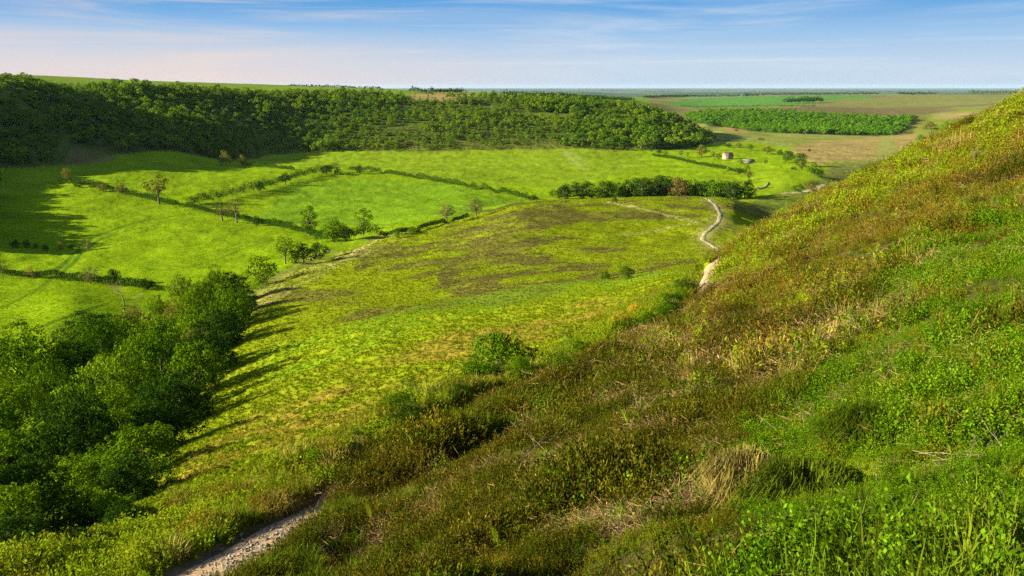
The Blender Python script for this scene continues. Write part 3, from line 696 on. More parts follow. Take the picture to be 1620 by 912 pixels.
# ------------------------------------------------------------------ plants of the near slope
def tangent_plants():
    """small plant clump meshes (about half a metre across)"""
    out = {}
    def heatherc(seed, matn, n=46, R=.3, h=.34):
        r = np.random.default_rng(seed); Cs, Ns, Ax, Ln = [], [], [], []
        for i in range(n):
            a, rr = r.uniform(0, 6.28), R * math.sqrt(r.random()); b = np.array([rr * math.cos(a), rr * math.sin(a), 0])
            top = b * 1.35 + np.array([r.normal() * .04, r.normal() * .04, h * r.uniform(.55, 1.15) * (1.1 - .5 * rr / R)])
            k = 16; t = np.linspace(.18, 1, k)[:, None]; P = b + (top - b) * t
            Cs.append(P + r.normal(size=(k, 3)) * .008); d = unit((top - b)[None])
            Ax.append(np.repeat(d, k, 0) + r.normal(size=(k, 3)) * .35); Ns.append(unit(r.normal(size=(k, 3)) + np.array([0, 0, .3])))
            Ln.append(np.linspace(.052, .036, k))
        C, Nn, ax, l = map(np.concatenate, (Cs, Ns, Ax, Ln))
        V, q = diamonds(C, Nn, l, .0125, ax, r); return mesh('heather_clump', V, [q], [matn])
    def leafy(seed, matn, n=520, R=.3, h=.30, ln=.024, wd=.016):
        r = np.random.default_rng(seed)
        a = r.uniform(0, 6.28, n); rr = R * np.sqrt(r.random(n)); z = h * (r.random(n) ** .6) * (1.1 - .6 * rr / R)
        # leaves gather on twigs
        tw = r.integers(0, 17, n); ta = r.uniform(0, 6.28, 17); tr = R * np.sqrt(r.random(17)); 
        C = np.stack([.86 * tr[tw] * np.cos(ta[tw]) + .14 * rr * np.cos(a) + z * .3 * np.cos(ta[tw] * 3), .86 * tr[tw] * np.sin(ta[tw]) + .14 * rr * np.sin(a) + z * .3 * np.sin(ta[tw] * 3), z], 1)
        V, q = diamonds(C, unit(r.normal(size=(n, 3)) + np.array([-.2, 0, .7])), ln * r.uniform(.7, 1.3, n), wd * r.uniform(.7, 1.3, n), rg=r)
        return mesh('leafy_clump', V, [q], [matn])
    def blades(seed, matn, n=95, R=.2, h=.30, w=.0045, lean=.6):
        r = np.random.default_rng(seed); Vs, Q3 = [], []
        a = r.uniform(0, 6.28, n); rr = R * np.sqrt(r.random(n)); o = a + r.normal(size=n) * .6
        b = np.stack([rr * np.cos(a), rr * np.sin(a), 0 * a], 1); hh = h * r.uniform(.5, 1.1, n); ln = lean * r.uniform(.2, 1, n)
        d = np.stack([np.cos(o), np.sin(o), 0 * o], 1); s = np.stack([-np.sin(o), np.cos(o), 0 * o], 1) * w
        m = b + d * (hh * ln * .35)[:, None]; m[:, 2] += hh * .6
        t = b + d * (hh * ln)[:, None]; t[:, 2] += hh * (1 - .35 * ln)
        V = np.stack([b - s, b + s, m + s * .8, m - s * .8, t], 1).reshape(-1, 3); i = np.arange(n) * 5
        return mesh('grass_clump', V, [np.stack([i, i + 1, i + 2, i + 3], 1), np.stack([i + 3, i + 2, i + 4], 1)], [matn])
    def stalks(seed, matn, n=46, R=.34):
        r = np.random.default_rng(seed)
        C = np.stack([r.normal(size=n) * R * .6, r.normal(size=n) * R * .6, r.uniform(.02, .22, n)], 1)
        ax = unit(r.normal(size=(n, 3)) * np.array([1, 1, .35])); 
        V, q = diamonds(C, r.normal(size=(n, 3)), r.uniform(.08, .28, n), r.uniform(.003, .006, n), ax, r)
        m = 40; C2 = np.stack([r.normal(size=m) * R * .6, r.normal(size=m) * R * .6, r.uniform(.01, .15, m)], 1)
        V2, q2 = diamonds(C2, r.normal(size=(m, 3)) + np.array([0, 0, 1.]), r.uniform(.02, .05, m), r.uniform(.008, .018, m), None, r)
        V, q = merge([(V, q), (V2, q2)])
        return mesh('dead_bracken', V, [q], [matn])
    out['heather'] = [heatherc(s, 'heather') for s in range(4)]
    out['heather_bright'] = [heatherc(s + 20, 'heather_bright', h=.30) for s in range(3)]
    out['heather_rust'] = [heatherc(s + 30, 'heather_rust', h=.30) for s in range(2)]
    out['bilberry'] = [leafy(s + 40, 'bilberry') for s in range(4)]
    out['greens'] = [leafy(s + 50, 'bracken', 230, .32, .34, .055, .022) for s in range(3)]
    out['grass'] = [blades(s + 60, 'grass_blade') for s in range(3)]
    out['dry'] = [blades(s + 70, 'dry_grass', 46, .2, .34) for s in range(2)]
    out['litter'] = [stalks(s + 80, 'litter') for s in range(3)]
    # low tufts for the open moor and the pastures
    out['moor'] = [blades(s + 90, 'moor_grass', 26, .3, .42, .05, .9) for s in range(3)]
    out['moorh'] = [leafy(s + 100, 'moor_heather', 40, .45, .36, .16, .10) for s in range(3)]
    out['moorb'] = [leafy(s + 110, 'moor_bracken', 40, .40, .30, .16, .09) for s in range(3)]
    out['field'] = [blades(s + 120, 'field_grass', 20, .42, .22, .07, 1.0) for s in range(2)]
    return out
PL = tangent_plants()
PLI = {}; PLALL = []
def grid_samp(G, x, y): return samp(G, x, y)
def rand_points(n, smin, smax, y0, y1, p, seed):
    """points with areal density ~ Y**-p"""
    r = np.random.default_rng(seed); k = 2 - p
    s = r.uniform(smin, smax, n); t = r.random(n)
    y = (y0 ** k + t * (y1 ** k - y0 ** k)) ** (1 / k) if abs(k) > 1e-6 else y0 * (y1 / y0) ** t
    return s * y, y, r
def pix_in(u, v, P): return inpoly(u, v, P)
def spread(name, label, sel, kindlists, x, y, size, r, sink=.03, flat=1.0, lift=0):
    """sel: index into kindlists per point (-1 = none)"""
    m = sel >= 0; x, y, sel, size = x[m], y[m], sel[m], size[m]
    protos = []; starts = []
    for kl in kindlists: starts.append(len(protos)); protos += PL[kl]
    lens = np.array([len(PL[k]) for k in kindlists]); starts = np.array(starts)
    idx = starts[sel] + (r.random(len(x)) * lens[sel]).astype(int)
    z = Z(x, y) - sink * size + lift
    rot = np.stack([r.normal(size=len(x)) * .12, r.normal(size=len(x)) * .12, r.uniform(0, 6.28, len(x))], 1)
    s = size[:, None] * np.array([[1, 1, flat]]) * np.stack([np.ones(len(x)), np.ones(len(x)), r.uniform(.75, 1.3, len(x))], 1)
    return scatter(name, protos, np.stack([x, y, z], 1), rot, s, idx, label)

BIL = [(3200,-200),(1620,335),(1500,372),(1385,425),(1420,500),(1350,560),(1210,640),(1180,760),(1250,1300),(3200,1300)]
LIT = [(1120,480),(1200,440),(1300,410),(1420,425),(1390,520),(1300,560),(1240,600),(1080,590),(1000,560)]
RIM = [(1180,400),(1240,345),(1400,255),(1620,150),(1900,0),(1900,190),(1620,255),(1480,310),(1330,372),(1220,430)]
x, y, r = rand_points(21000, -.85, .9, 2.0, 18, 0.0, 1); s1 = np.full(len(x), 1.0)
x2, y2, r2 = rand_points(22000, -.6, .9, 18, 50, .6, 2); s2 = np.full(len(x2), 1.30)
x3, y3, r3 = rand_points(26000, .2, .95, 50, 150, .8, 3); s3 = np.full(len(x3), 1.9)
X_ = np.concatenate([x, x2, x3]); Y_ = np.concatenate([y, y2, y3]); S_ = np.concatenate([s1, s2, s3]) * r.uniform(.7, 1.25, len(X_))
S_ *= .72 + .28 * smooth(4, 10, Y_)
S_ *= (.8 + .45 * smooth(.4, .65, fbm(X_ / 4, Y_ / 4, 210, 2))) * (.58 + .95 * smooth(.3, .7, fbm(X_ / 1.6, Y_ / 1.6, 208, 3)))
ok = samp(heathG, X_, Y_) > .5
dd, da = polydist(X_, Y_, PATH_NEAR[::4]); ok &= np.abs(dd) > 1.0 + .2 * S_ + .8 * (1 - smooth(8.5, 10.5, da)) - .5 * smooth(9.5, 11, da) * (Y_ < 50)
ok &= (Y_ > 3.2) | (np.abs(X_) > 1.0)
X_, Y_, S_ = X_[ok], Y_[ok], S_[ok]; Zs = Z(X_, Y_); U_, V_ = project(X_, Y_, Zs)
nA = fbm(X_ / 2.2, Y_ / 2.2, 201, 4); nB = fbm(X_ / 1.1, Y_ / 1.1, 202, 4); nC = fbm(X_ / 7, Y_ / 7, 203, 3)
U2, V2 = U_ + (nA - .5) * 260, V_ + (nB - .5) * 200
inB, inL, inR = pix_in(U2, V2, BIL), pix_in(U2, V2, LIT), pix_in(U2, V2, RIM)
KL = ['heather', 'heather_bright', 'bilberry', 'greens', 'grass', 'dry', 'litter', 'heather_rust']
q = r.random(len(X_))
sel = np.where(q < .62, 0, np.where(q < .80, 1, np.where(q < .86, 4, np.where(q < .92, 6, 2))))
sel = np.where((nB > .62) & (q < .8), np.where(Y_ < 7, 1, 6), sel); sel = np.where((nA < .36) & (q > .4), 4, sel)
sel = np.where(inB, np.where(q < .80, 2, np.where(q < .88, 4, np.where(q < .94, 1, 6))), sel)
sel = np.where(inB & (nC < .34), np.where(q < .6, 0, 4), sel); sel = np.where(inB & (nB > .66), np.where(q < .35, 6, np.where(q < .7, 4, 2)), sel)
sel = np.where((Y_ < 7.5) & (U_ > 1250) & ((sel == 1) | (sel == 0)), 2, sel)
sel = np.where(inL, np.where(q < .48, 6, np.where(q < .62, 5, np.where(q < .76, 3, np.where(q < .9, 1, 0)))), sel)
up = (V_ < 470) & (U_ > 1080) & ~inB & ~inL
band = fbm(X_ / 16, Y_ / 6, 204, 4)
sel = np.where(up, np.where(band < .47, np.where(q < .7, 1, 6), np.where(band < .53, np.where(q < .5, 6, 3), np.where(q < .55, 0, 1))), sel)
rb = fbm(X_ / 5, Y_ / 9, 205, 4); sel = np.where(inR, np.where(rb < .54, np.where(q < .66, 3, np.where(q < .84, 1, 6)), np.where(q < .45, 1, np.where(q < .7, 6, 5))), sel)
dR = V_ - np.interp(U_, [1110, 1150, 1240, 1400, 1620], [440, 415, 350, 267, 163]) + (nC - .5) * 90 + (rb - .5) * 60
sel = np.where((Y_ < 7) & (sel == 6) & (q * 7 % 1 < .75), 2, sel)
on = (U_ > 1120) & ~inB
rp = fbm(X_ / 9, Y_ / 14, 209, 4)
sel = np.where(on & (dR > 45) & (dR < 170), np.where(rp > .52, np.where(q < .24, 7, np.where(q < .75, 0, 6)), np.where(q < .50, 1, np.where(q < .58, 7, np.where(q < .75, 6, np.where(q < .88, 0, 3))))), sel)
sel = np.where(on & (dR > -6) & (dR < 52) & (rb < .62), np.where(q < .66, 3, np.where(q < .76, 6, 1)), sel)
for k, nm, lab in ((7, 'rusty_heather_cover', 'rust brown heather in a band across the upper right slope'), (0, 'heather_cover', 'dark olive heather covering the near slope'), (1, 'young_heather_cover', 'brighter olive and brown heather on the near slope'), (2, 'bilberry_cover', 'bright green bilberry leaves carpeting the right of the near slope'),
                   (3, 'bracken_cover', 'fresh yellow green bracken along the slope and its rim'), (4, 'grass_cover', 'green grass tufts between the heather'), (5, 'dry_grass_cover', 'straw coloured dry grass on the near slope'), (6, 'dead_bracken_litter', 'tan dead bracken stalks lying among the heather')):
    spread(nm, lab, np.where(sel == k, 0, -1), [KL[k]], X_, Y_, S_ * (.95 if k == 3 else 1.1 if k == 4 else 1.0), r, .04)

# bank above the path: grass, bracken and litter
x, y, r = rand_points(60000, -1.0, .3, 9, 110, .9, 5)
d, a = polydist(x, y, PATH_NEAR[::4]); w = 5.5 + 3.5 * fbm(x / 4, y / 4, 206, 3) + y * .05
ok = (d > 1.05 + .35 * (1 - smooth(9, 14, a))) & (d < w); x, y, d = x[ok], y[ok], d[ok]
nb = fbm(x / 1.8, y / 1.8, 207, 4); q = r.random(len(x))
sel = np.where(nb < .5, np.where(q < .65, 1, 0), np.where(nb < .60, np.where(q < .7, 0, 2), np.where(q < .3, 3, np.where(q < .6, 2, 1))))
sel = np.where((d < 2.0) & (q < .12), 3, sel)
spread('bank_plants', 'grass, bracken and heather growing along the bank beside the path', sel, ['grass', 'greens', 'heather_bright', 'dry'], x, y, r.uniform(.8, 1.7, len(x)) * (1 + y / 120), r, .04)

# open moor
x, y, r = rand_points(190000, -.75, .45, 20, 520, 1.25, 6)
ok = samp(moorG, x, y) > .5; d, _ = polydist(x, y, PATH_NEAR[::4]); ok &= d > 3
dFp, _ = polydist(x, y, PF[::3]); ok &= np.abs(dFp) > 2.2
x, y = x[ok], y[ok]
hpv = samp(HP, x, y); brv = samp(BR.astype(float), x, y); q = r.random(len(x))
grv = samp(GR.astype(float), x, y)
sel = np.where(q < hpv * 1.1, 1, np.where(q < brv * .7, 2, 0)); sel = np.where((grv > .5) & (q < .6), 3, sel)
size = (.38 + .0012 * y) * r.uniform(.6, 1.5, len(x)); 
keep = (sel > 0) | (r.random(len(x)) < .75); sel = np.where(keep, sel, -1)
for k, kl, nm, lab in ((0, 'moor', 'moor_grass_tufts', 'yellow green grass tufts across the open moor'), (1, 'moorh', 'moor_heather_patches', 'dark brown heather patches on the open moor'), (2, 'moorb', 'moor_bracken_patches', 'rust and green bracken on the grassy slope'), (3, 'field', 'rush_tufts', 'green rushes along the wet hollow of the moor')):
    spread(nm, lab, np.where(sel == k, 0, -1), [kl], x, y, size, r, .05, .8)

# pasture grass tussocks
x, y, r = rand_points(60000, -.75, .05, 130, 700, 1.5, 8)
ok = (samp(fieldG, x, y) > .5); x, y = x[ok], y[ok]
spread('pasture_tussocks', 'short green grass tussocks over the pastures', np.zeros(len(x), int), ['field'], x, y, (.7 + .0012 * y) * r.uniform(.6, 1.4, len(x)), r, .05, .5)

# path stones
def stone_mesh(seed):
    r = np.random.default_rng(seed); import bmesh
    bm = bmesh.new(); bmesh.ops.create_icosphere(bm, subdivisions=1, radius=.05)
    for v in bm.verts: v.co = v.co * r.uniform(.7, 1.25); v.co.z *= .6
    me = bpy.data.meshes.new('pebble'); bm.to_mesh(me); bm.free(); me.materials.append(MAT['stone']); return me
L = PATH_NEAR[PATH_NEAR[:, 1] < 75]; r = np.random.default_rng(9); k = r.integers(0, len(L), 5200)
xy = L[k, :2] + r.normal(size=(5200, 2)) * .42
scatter('path_gravel', [stone_mesh(1), stone_mesh(2), stone_mesh(3)], np.column_stack([xy, Z(xy[:, 0], xy[:, 1]) + .05]), r.uniform(0, 6, (5200, 3)), (r.uniform(.25, 1.3, (5200, 1)) ** 1.5) * np.ones((1, 3)), r.integers(0, 3, 5200), 'small stones and gravel on the worn path')

# ------------------------------------------------------------------ woodland on the far hillside and beyond
def wood_points(spacing, x0, x1, y0, y1, seed):
    r = np.random.default_rng(seed); gx = np.arange(x0, x1, spacing); gy = np.arange(y0, y1, spacing)
    X, Y = np.meshgrid(gx, gy); X = X.ravel() + r.uniform(-.95, .95, X.size) * spacing; Y = Y.ravel() + r.uniform(-.95, .95, Y.size) * spacing
    return X, Y, r
KE = {k: np.exp(knL[:, k]) for k in (13, 14, 15, 16, 17)}
def kY(k, s): return np.interp(s, SG, KE[k])
x, y, r = wood_points(7.4, -1300, 330, 480, 1420, 11)
s = x / y; foot, mid_, top = kY(13, s), kY(14, s), kY(15, s)
z = Z(x, y); u, v = project(x, y, z)
ok = (y > foot + 6) & (y < top + np.where(u > 60, 0, 10)) & (s > -1.9) & (u < 1128)
t = (y - foot) / np.maximum(top - foot, 1)
nn = fbm(x / 45, y / 45, 301, 3)
lowband = (u > 540) & (u < 1010) & (t < .45)                     # rough open ground above the pasture
ok &= ~(lowband & (nn < .50 - .38 * smooth(.0, .25, t)))
ok &= ~((u > 500) & (u < 1000) & (t > .25) & (nn < .30))
ok &= ~((u > 640) & (u < 760) & (v < 160) & (r.random(len(x)) < .8))
ok &= ~((u > 95) & (u < 185) & (v > 232))
x, y, z, u, v, t, nn = (a[ok] for a in (x, y, z, u, v, t, nn))
h = (7.5 + 5 * smooth(.35, .65, fbm(x / 80, y / 80, 302, 3))) * r.uniform(.75, 1.3, len(x))
h *= np.where(u > 350, 1.0, 1.2) * np.where((u > 960), 1.15, 1) * np.where((u > 520) & (u < 1000) & (t < .3), .85, 1)
h *= .75 + .6 * r.random(len(h)) ** 2
h *= np.where((t > .8) & (u > 60), .72, 1.0) * np.where((t > .75) & (u < 62), .6, 1.0)
# its edge carries on left of the frame and throws the long shade over the pasture
xl, yl, rl = wood_points(8.5, -560, -215, 300, 620, 17); ul, vl = project(xl, yl, Z(xl, yl))
ok = (ul < -12) & (ul > -520) & (yl > 310) & (fbm(xl / 40, yl / 40, 303, 2) > .34)
xl, yl = xl[ok], yl[ok]; hl = rl.uniform(12, 19, len(xl))
# the wood on the far side of the valley, right
xr, yr, r_ = wood_points(8.8, 380, 980, 1380, 2050, 12)
zr = Z(xr, yr); ur, vr = project(xr, yr, zr)
RW = [(1085,184),(1120,180),(1200,178),(1330,186),(1400,191),(1446,189),(1438,200),(1420,212),(1392,219),(1330,219),(1270,214),(1190,208),(1130,200),(1088,194)]
ok = inpoly(ur + r_.normal(size=len(ur)) * 1.5, vr + r_.normal(size=len(ur)) * .7, RW); xr, yr, zr, ur, vr = (a[ok] for a in (xr, yr, zr, ur, vr))
hr = r_.uniform(8, 16, len(xr))
app = h / y * ((u > -5) & (u < 1130)); order = np.argsort(-app)[:190]
appr = hr / yr * (vr > 196); orderr = np.argsort(-appr)[:60]
def wood_label(u, v):
    if u < 130: return 'shaded broadleaf tree in the dense wood at the far left of the hillside'
    if u < 420: return 'broadleaf tree in the wood above the shaded pasture'
    if u < 960: return 'small bright tree low on the wooded hillside above the long pasture'
    return 'dark tree on the wooded spur where the hillside ends'
ind = np.zeros(len(x), bool); ind[order] = True
for i in order:
    tree('broadleaf_tree', 'far' if r.random() < .8 else 'fartall', 1 + int(r.integers(0, 5)), 'leaf_wood', (x[i], y[i], z[i]), h[i], 1.1, wood_label(u[i], v[i]), 'tree', 'trees of the hillside wood, part %d' % (0 if u[i] < 130 else 1 if u[i] < 420 else 2 if u[i] < 960 else 3), sink=.3)
indr = np.zeros(len(xr), bool); indr[orderr] = True
for i in orderr:
    tree('broadleaf_tree', 'far', 1 + int(r_.integers(0, 5)), 'leaf_right_wood', (xr[i], yr[i], zr[i]), hr[i], 1.25, 'rounded green tree at the lower edge of the dense wood across the valley', 'tree', 'edge trees of the wood across the valley', sink=.3)
def wood_stuff(name, label, x, y, z, h, ws, leafm, seed):
    r = np.random.default_rng(seed); pr = [tree_meshes('far', k, leafm)[0] for k in range(1, 6)] + [tree_meshes('fartall', k, leafm)[0] for k in range(1, 4)]
    n = len(x); idx = np.where(r.random(n) < .75, r.integers(0, 5, n), r.integers(5, 8, n))
    scatter(name, pr, np.stack([x, y, z - .4], 1), np.stack([0 * x, 0 * x, r.uniform(0, 6.28, n)], 1), np.stack([h / 10 * ws, h / 10 * ws, h / 10], 1), idx, label)
wood_stuff('hillside_woodland', 'dense mixed woodland covering the far hillside', x[~ind], y[~ind], z[~ind], h[~ind], 1.12, 'leaf_wood', 13)
wood_stuff('valley_side_woodland', 'wood at the left edge shading the pasture', xl, yl, Z(xl, yl), hl, 1.12, 'leaf_wood', 16)
wood_stuff('valley_woodland', 'dense bright green wood on the slope across the valley', xr[~indr], yr[~indr], zr[~indr], hr[~indr], 1.25, 'leaf_right_wood', 14)
# scrub on the rough band over the pasture
x, y, r = wood_points(5.0, -420, 260, 860, 1130, 15); z = Z(x, y); u, v = project(x, y, z)
ok = (y > kY(13, x / y) - 2) & (u > 480) & (u < 1020) & (v > 205) & (r.random(len(x)) < .5)
x, y, z = x[ok], y[ok], z[ok]; pr = [tree_meshes('bush', k, m)[0] for k, m in ((1, 'leaf_wood'), (2, 'leaf_olive'), (3, 'leaf_wood'), (4, 'leaf_russet'))]
hh = r.uniform(1.2, 3.2, len(x)); scatter('hillside_scrub', pr, np.stack([x, y, z], 1), np.stack([0 * x, 0 * x, x], 1), np.stack([hh / 10 * 1.3, hh / 10 * 1.3, hh / 10], 1), r.integers(0, 4, len(x)), 'low green and rust scrub between the wood and the long pasture')

# ------------------------------------------------------------------ hedges
def hedge(pts, ymin, ymax, h, w, leafm, label, leaf=.5, per=75, seed=1, group=None):
    L = catmull(pixn(pts, ymin, ymax), 1.5); r = np.random.default_rng(seed)
    seg = np.concatenate([[0], np.cumsum(np.linalg.norm(np.diff(L[:, :2], axis=0), axis=1))]); T = seg[-1]; n = int(T * per)
    t = r.random(n) * T; bx, by = np.interp(t, seg, L[:, 0]), np.interp(t, seg, L[:, 1])
    lump = .45 + 1.1 * fbm(t / 7, t * 0 + seed, 5, 3); gap = smooth(.16, .26, fbm(t / 11, t * 0 + seed + 9, 6, 2))
    a = r.uniform(-.35, math.pi + .35, n); q = r.uniform(.15, 1.0, n) ** .6
    hh = 2.1 * h * lump * gap; d = unit(np.stack([np.interp(t, seg[1:], np.diff(L[:, 0])), np.interp(t, seg[1:], np.diff(L[:, 1]))], 1)); nn = np.stack([-d[:, 1], d[:, 0]], 1)
    off = np.cos(a) * w * .75 * q * lump
    X, Y = bx + nn[:, 0] * off, by + nn[:, 1] * off; Zz = Z(X, Y) + np.maximum(.45 * hh + .55 * hh * np.sin(a) * q, 0)
    Nn = np.stack([nn[:, 0] * np.cos(a), nn[:, 1] * np.cos(a), np.sin(a)], 1) + r.normal(size=(n, 3)) * .5
    ok = hh > .2
    o = L.mean(0); o[2] = Z(o[0], o[1]); C = np.stack([X, Y, Zz], 1)[ok] - o
    V, q_ = diamonds(C, Nn[ok], leaf * r.uniform(.6, 1.3, ok.sum()), leaf * .75, rg=r)
    ob = obj('hedge', mesh('hedge', V, [q_], [leafm])); ob.location = o
    tag(ob, label, 'hedge', group); return ob
hedge([(95,289),(150,297),(200,309),(250,322),(290,330)], 350, 800, 2.2, 2.6, 'leaf_dark', 'dark hedge running down from the shaded pasture to the field corner')
hedge([(296,330),(330,338),(380,350),(430,359),(480,371),(515,379)], 280, 700, 2.0, 2.6, 'leaf_dark', 'dark ragged hedge from the field corner down to the stream trees', seed=2)
hedge([(300,329),(350,317),(400,305),(450,291),(500,277),(536,272)], 350, 900, 3.4, 4.0, 'leaf_dark', 'tall thick hedge climbing away between two bright pastures', seed=3)
hedge([(553,271),(600,274),(660,284),(720,294),(780,305),(835,316)], 450, 900, 2.2, 2.4, 'leaf_dark', 'long thin hedge curving below the far long pasture', seed=4)
hedge([(383,262),(420,266),(465,270)], 500, 900, 1.8, 2.2, 'leaf_dark', 'short low hedge at the edge of the shaded pasture', seed=5)
hedge([(1032,247),(1060,252),(1100,261),(1150,270),(1182,276)], 600, 1000, 1.8, 2.4, 'leaf_dark', 'thin hedge running below the farmhouse', seed=6)
hedge([(0,434),(60,440),(120,446),(180,452),(240,460)], 200, 400, 1.2, 2.6, 'leaf_dark', 'low dark hedge bank across the left pastures', seed=7)
hedge([(600,376),(640,370),(690,358),(740,347)], 280, 450, 1.4, 1.6, 'leaf_dark', 'low hedge bank between the moor and the pasture', seed=8)
hedge([(500,384),(545,382),(600,376)], 250, 450, 2.6, 2.6, 'leaf_dark', 'short hedge under the open crowned tree by the stream', seed=9)
hedge([(1076,169.5),(1180,170.5),(1290,170)], 2000, 5000, 3, 4, 'leaf_dark', 'distant hedge at the near edge of the plateau field', 2.2, 3, 10)
for i, (P, lab) in enumerate([([(1020,157),(1100,154),(1200,152.5)], 'far hedge line left of the plateau field'), ([(1180,151.5),(1290,150.2),(1390,150)], 'far hedge line behind the plateau field'),
        ([(1420,150.3),(1480,150)], 'short far hedge line on the plateau horizon'), ([(1530,149.6),(1620,149.8)], 'dark tree belt on the plateau horizon at the right')]):
    hedge(P, 3400, 5200, 9 if i > 2 else 6, 16, 'leaf_dark', lab, 5, 2.4, 20 + i)
hedge([(1243,164),(1270,163.2),(1298,162.4)], 2000, 4000, 9, 22, 'leaf_dark', 'small dark copse standing in the plateau field', 4, 8, 31)
hedge([(455,136.5),(520,138.5),(600,141)], 1300, 2600, 2.2, 8, 'leaf_dark', 'dark belt of scrub along the hilltop skyline', 2.5, 3, 32)
hedge([(650,147),(690,148.5),(735,149.5)], 1150, 2400, 4.5, 12, 'leaf_dark', 'row of bushy trees on the hilltop behind the bare patch', 2.5, 7, 33)
hedge([(800,154),(900,156),(1000,159)], 1200, 2600, 4.5, 14, 'leaf_dark', 'dark wood edge along the hilltop towards the spur', 2.5, 6, 34)

# ------------------------------------------------------------------ trees and bushes one can point to
def T(kind, u, v, hp, wp, leafm, label, cat='tree', ymin=120, ymax=1400, name=None, seed=None, group=None, sink=.2):
    p = pix(u, v, ymin, ymax); h = hpx(hp, p); wpx = {'near': .9, 'nearwide': 1.2, 'mid': .9, 'tall': .56, 'open': .9, 'line': .8, 'thin': 1.0, 'round': .95, 'bush': 1.3, 'far': .8, 'fartall': .55, 'nearbush': 1.4, 'hawthorn': 1.1}[kind]
    nm = name or ('bush' if cat == 'bush' else 'broadleaf_tree')
    return tree(nm, kind, seed or (int(u) % 3 + 1), leafm, p, h, wp / (hp * wpx), label, cat, group, sink=sink)
T('open', 252, 323, 48, 50, 'leaf_olive', 'spreading olive tree standing in the hedge at the field corner', seed=1)
T('round', 107, 291, 28, 17, 'leaf_olive', 'small round headed tree on a bare stem at the edge of the shaded pasture')
T('bush', 163, 303, 13, 24, 'leaf_olive', 'olive bush in the hedge left of the spreading olive tree', 'bush')
T('bush', 193, 308, 20, 26, 'leaf_olive', 'taller grey green bush in the hedge beside the spreading olive tree', 'bush')
T('bush', 125, 297, 12, 22, 'leaf_dark', 'dark bush below the small round headed tree', 'bush')
T('thin', 352, 350, 38, 46, 'leaf_russet', 'thin brownish tree at the left of the pair in the hedge below the corner')
T('thin', 375, 353, 50, 46, 'leaf_olive', 'thinly leaved tree with bare branches at the right of the pair in the hedge')
T('bush', 406, 358, 19, 16, 'leaf_dark', 'small dark round bush in the hedge right of the thin pair', 'bush')
T('open', 452, 294, 22, 24, 'leaf_dark', 'dark crooked tree in the tall hedge halfway along')
T('bush', 412, 303, 17, 20, 'leaf_dark', 'dark bush in the lower end of the tall hedge', 'bush')
T('thin', 386, 306, 20, 18, 'leaf_russet', 'small bare looking tree at the low end of the tall hedge')
T('mid', 517, 277, 18, 22, 'leaf_dark', 'dark tree at the top end of the tall hedge')
T('bush', 534, 276, 12, 16, 'leaf_dark', 'dark bush closing the top end of the tall hedge', 'bush')
T('bush', 568, 275, 15, 16, 'leaf_dark', 'lone dark bush at the start of the long thin hedge', 'bush')
T('bush', 842, 319, 12, 24, 'leaf_dark', 'dark bush ending the long thin hedge at the moor', 'bush', ymin=470)
T('bush', 357, 262, 25, 24, 'leaf_olive', 'olive bush lit by the sun at the tip of the shaded wood edge', 'bush', 500)
T('mid', 384, 262, 18, 18, 'leaf_olive', 'small sunlit tree right of the olive bush at the shaded wood edge', ymin=500)
T('tall', 490, 373, 56, 34, 'leaf_green', 'tall narrow tree beside the stream at the meeting of hedges', ymin=250)
T('bush', 527, 384, 42, 46, 'leaf_green', 'big green rounded bush right of the tall narrow stream tree', 'bush', 240)
T('bush', 548, 382, 30, 28, 'leaf_dark', 'dark bush under the open crowned tree by the stream', 'bush', 240)
T('open', 575, 372, 46, 40, 'leaf_green', 'open crowned tree with a visible trunk by the stream', ymin=250, seed=2)
T('round', 707, 352, 31, 34, 'leaf_pale', 'pale round tree on the moor edge, left of the two', ymin=330, seed=1)
T('round', 753, 343, 31, 32, 'leaf_pale', 'pale round tree on the moor edge, right of the two', ymin=330, seed=2)
T('bush', 629, 377, 13, 12, 'leaf_green', 'small green bush on the hedge bank nearest the open crowned tree', 'bush', 250)
T('bush', 652, 372, 14, 18, 'leaf_green', 'slightly larger green bush on the hedge bank towards the pale trees', 'bush', 250)
T('round', 452, 418, 50, 46, 'leaf_lime', 'yellow green tree leaning over the dark thicket beside the stream', ymin=180)
T('bush', 480, 416, 34, 56, 'leaf_dark', 'dark thicket beside the yellow green tree', 'bush', 180)
T('bush', 506, 410, 30, 40, 'leaf_dark', 'dark thicket end nearest the moor edge', 'bush', 180)
T('bush', 412, 448, 48, 72, 'leaf_green', 'large dense dark green bush standing above the wooded gully', 'bush', 170, seed=2)
T('thin', 352, 460, 34, 46, 'leaf_lime', 'pale yellowish sparse tree at the head of the gully wood', ymin=150)
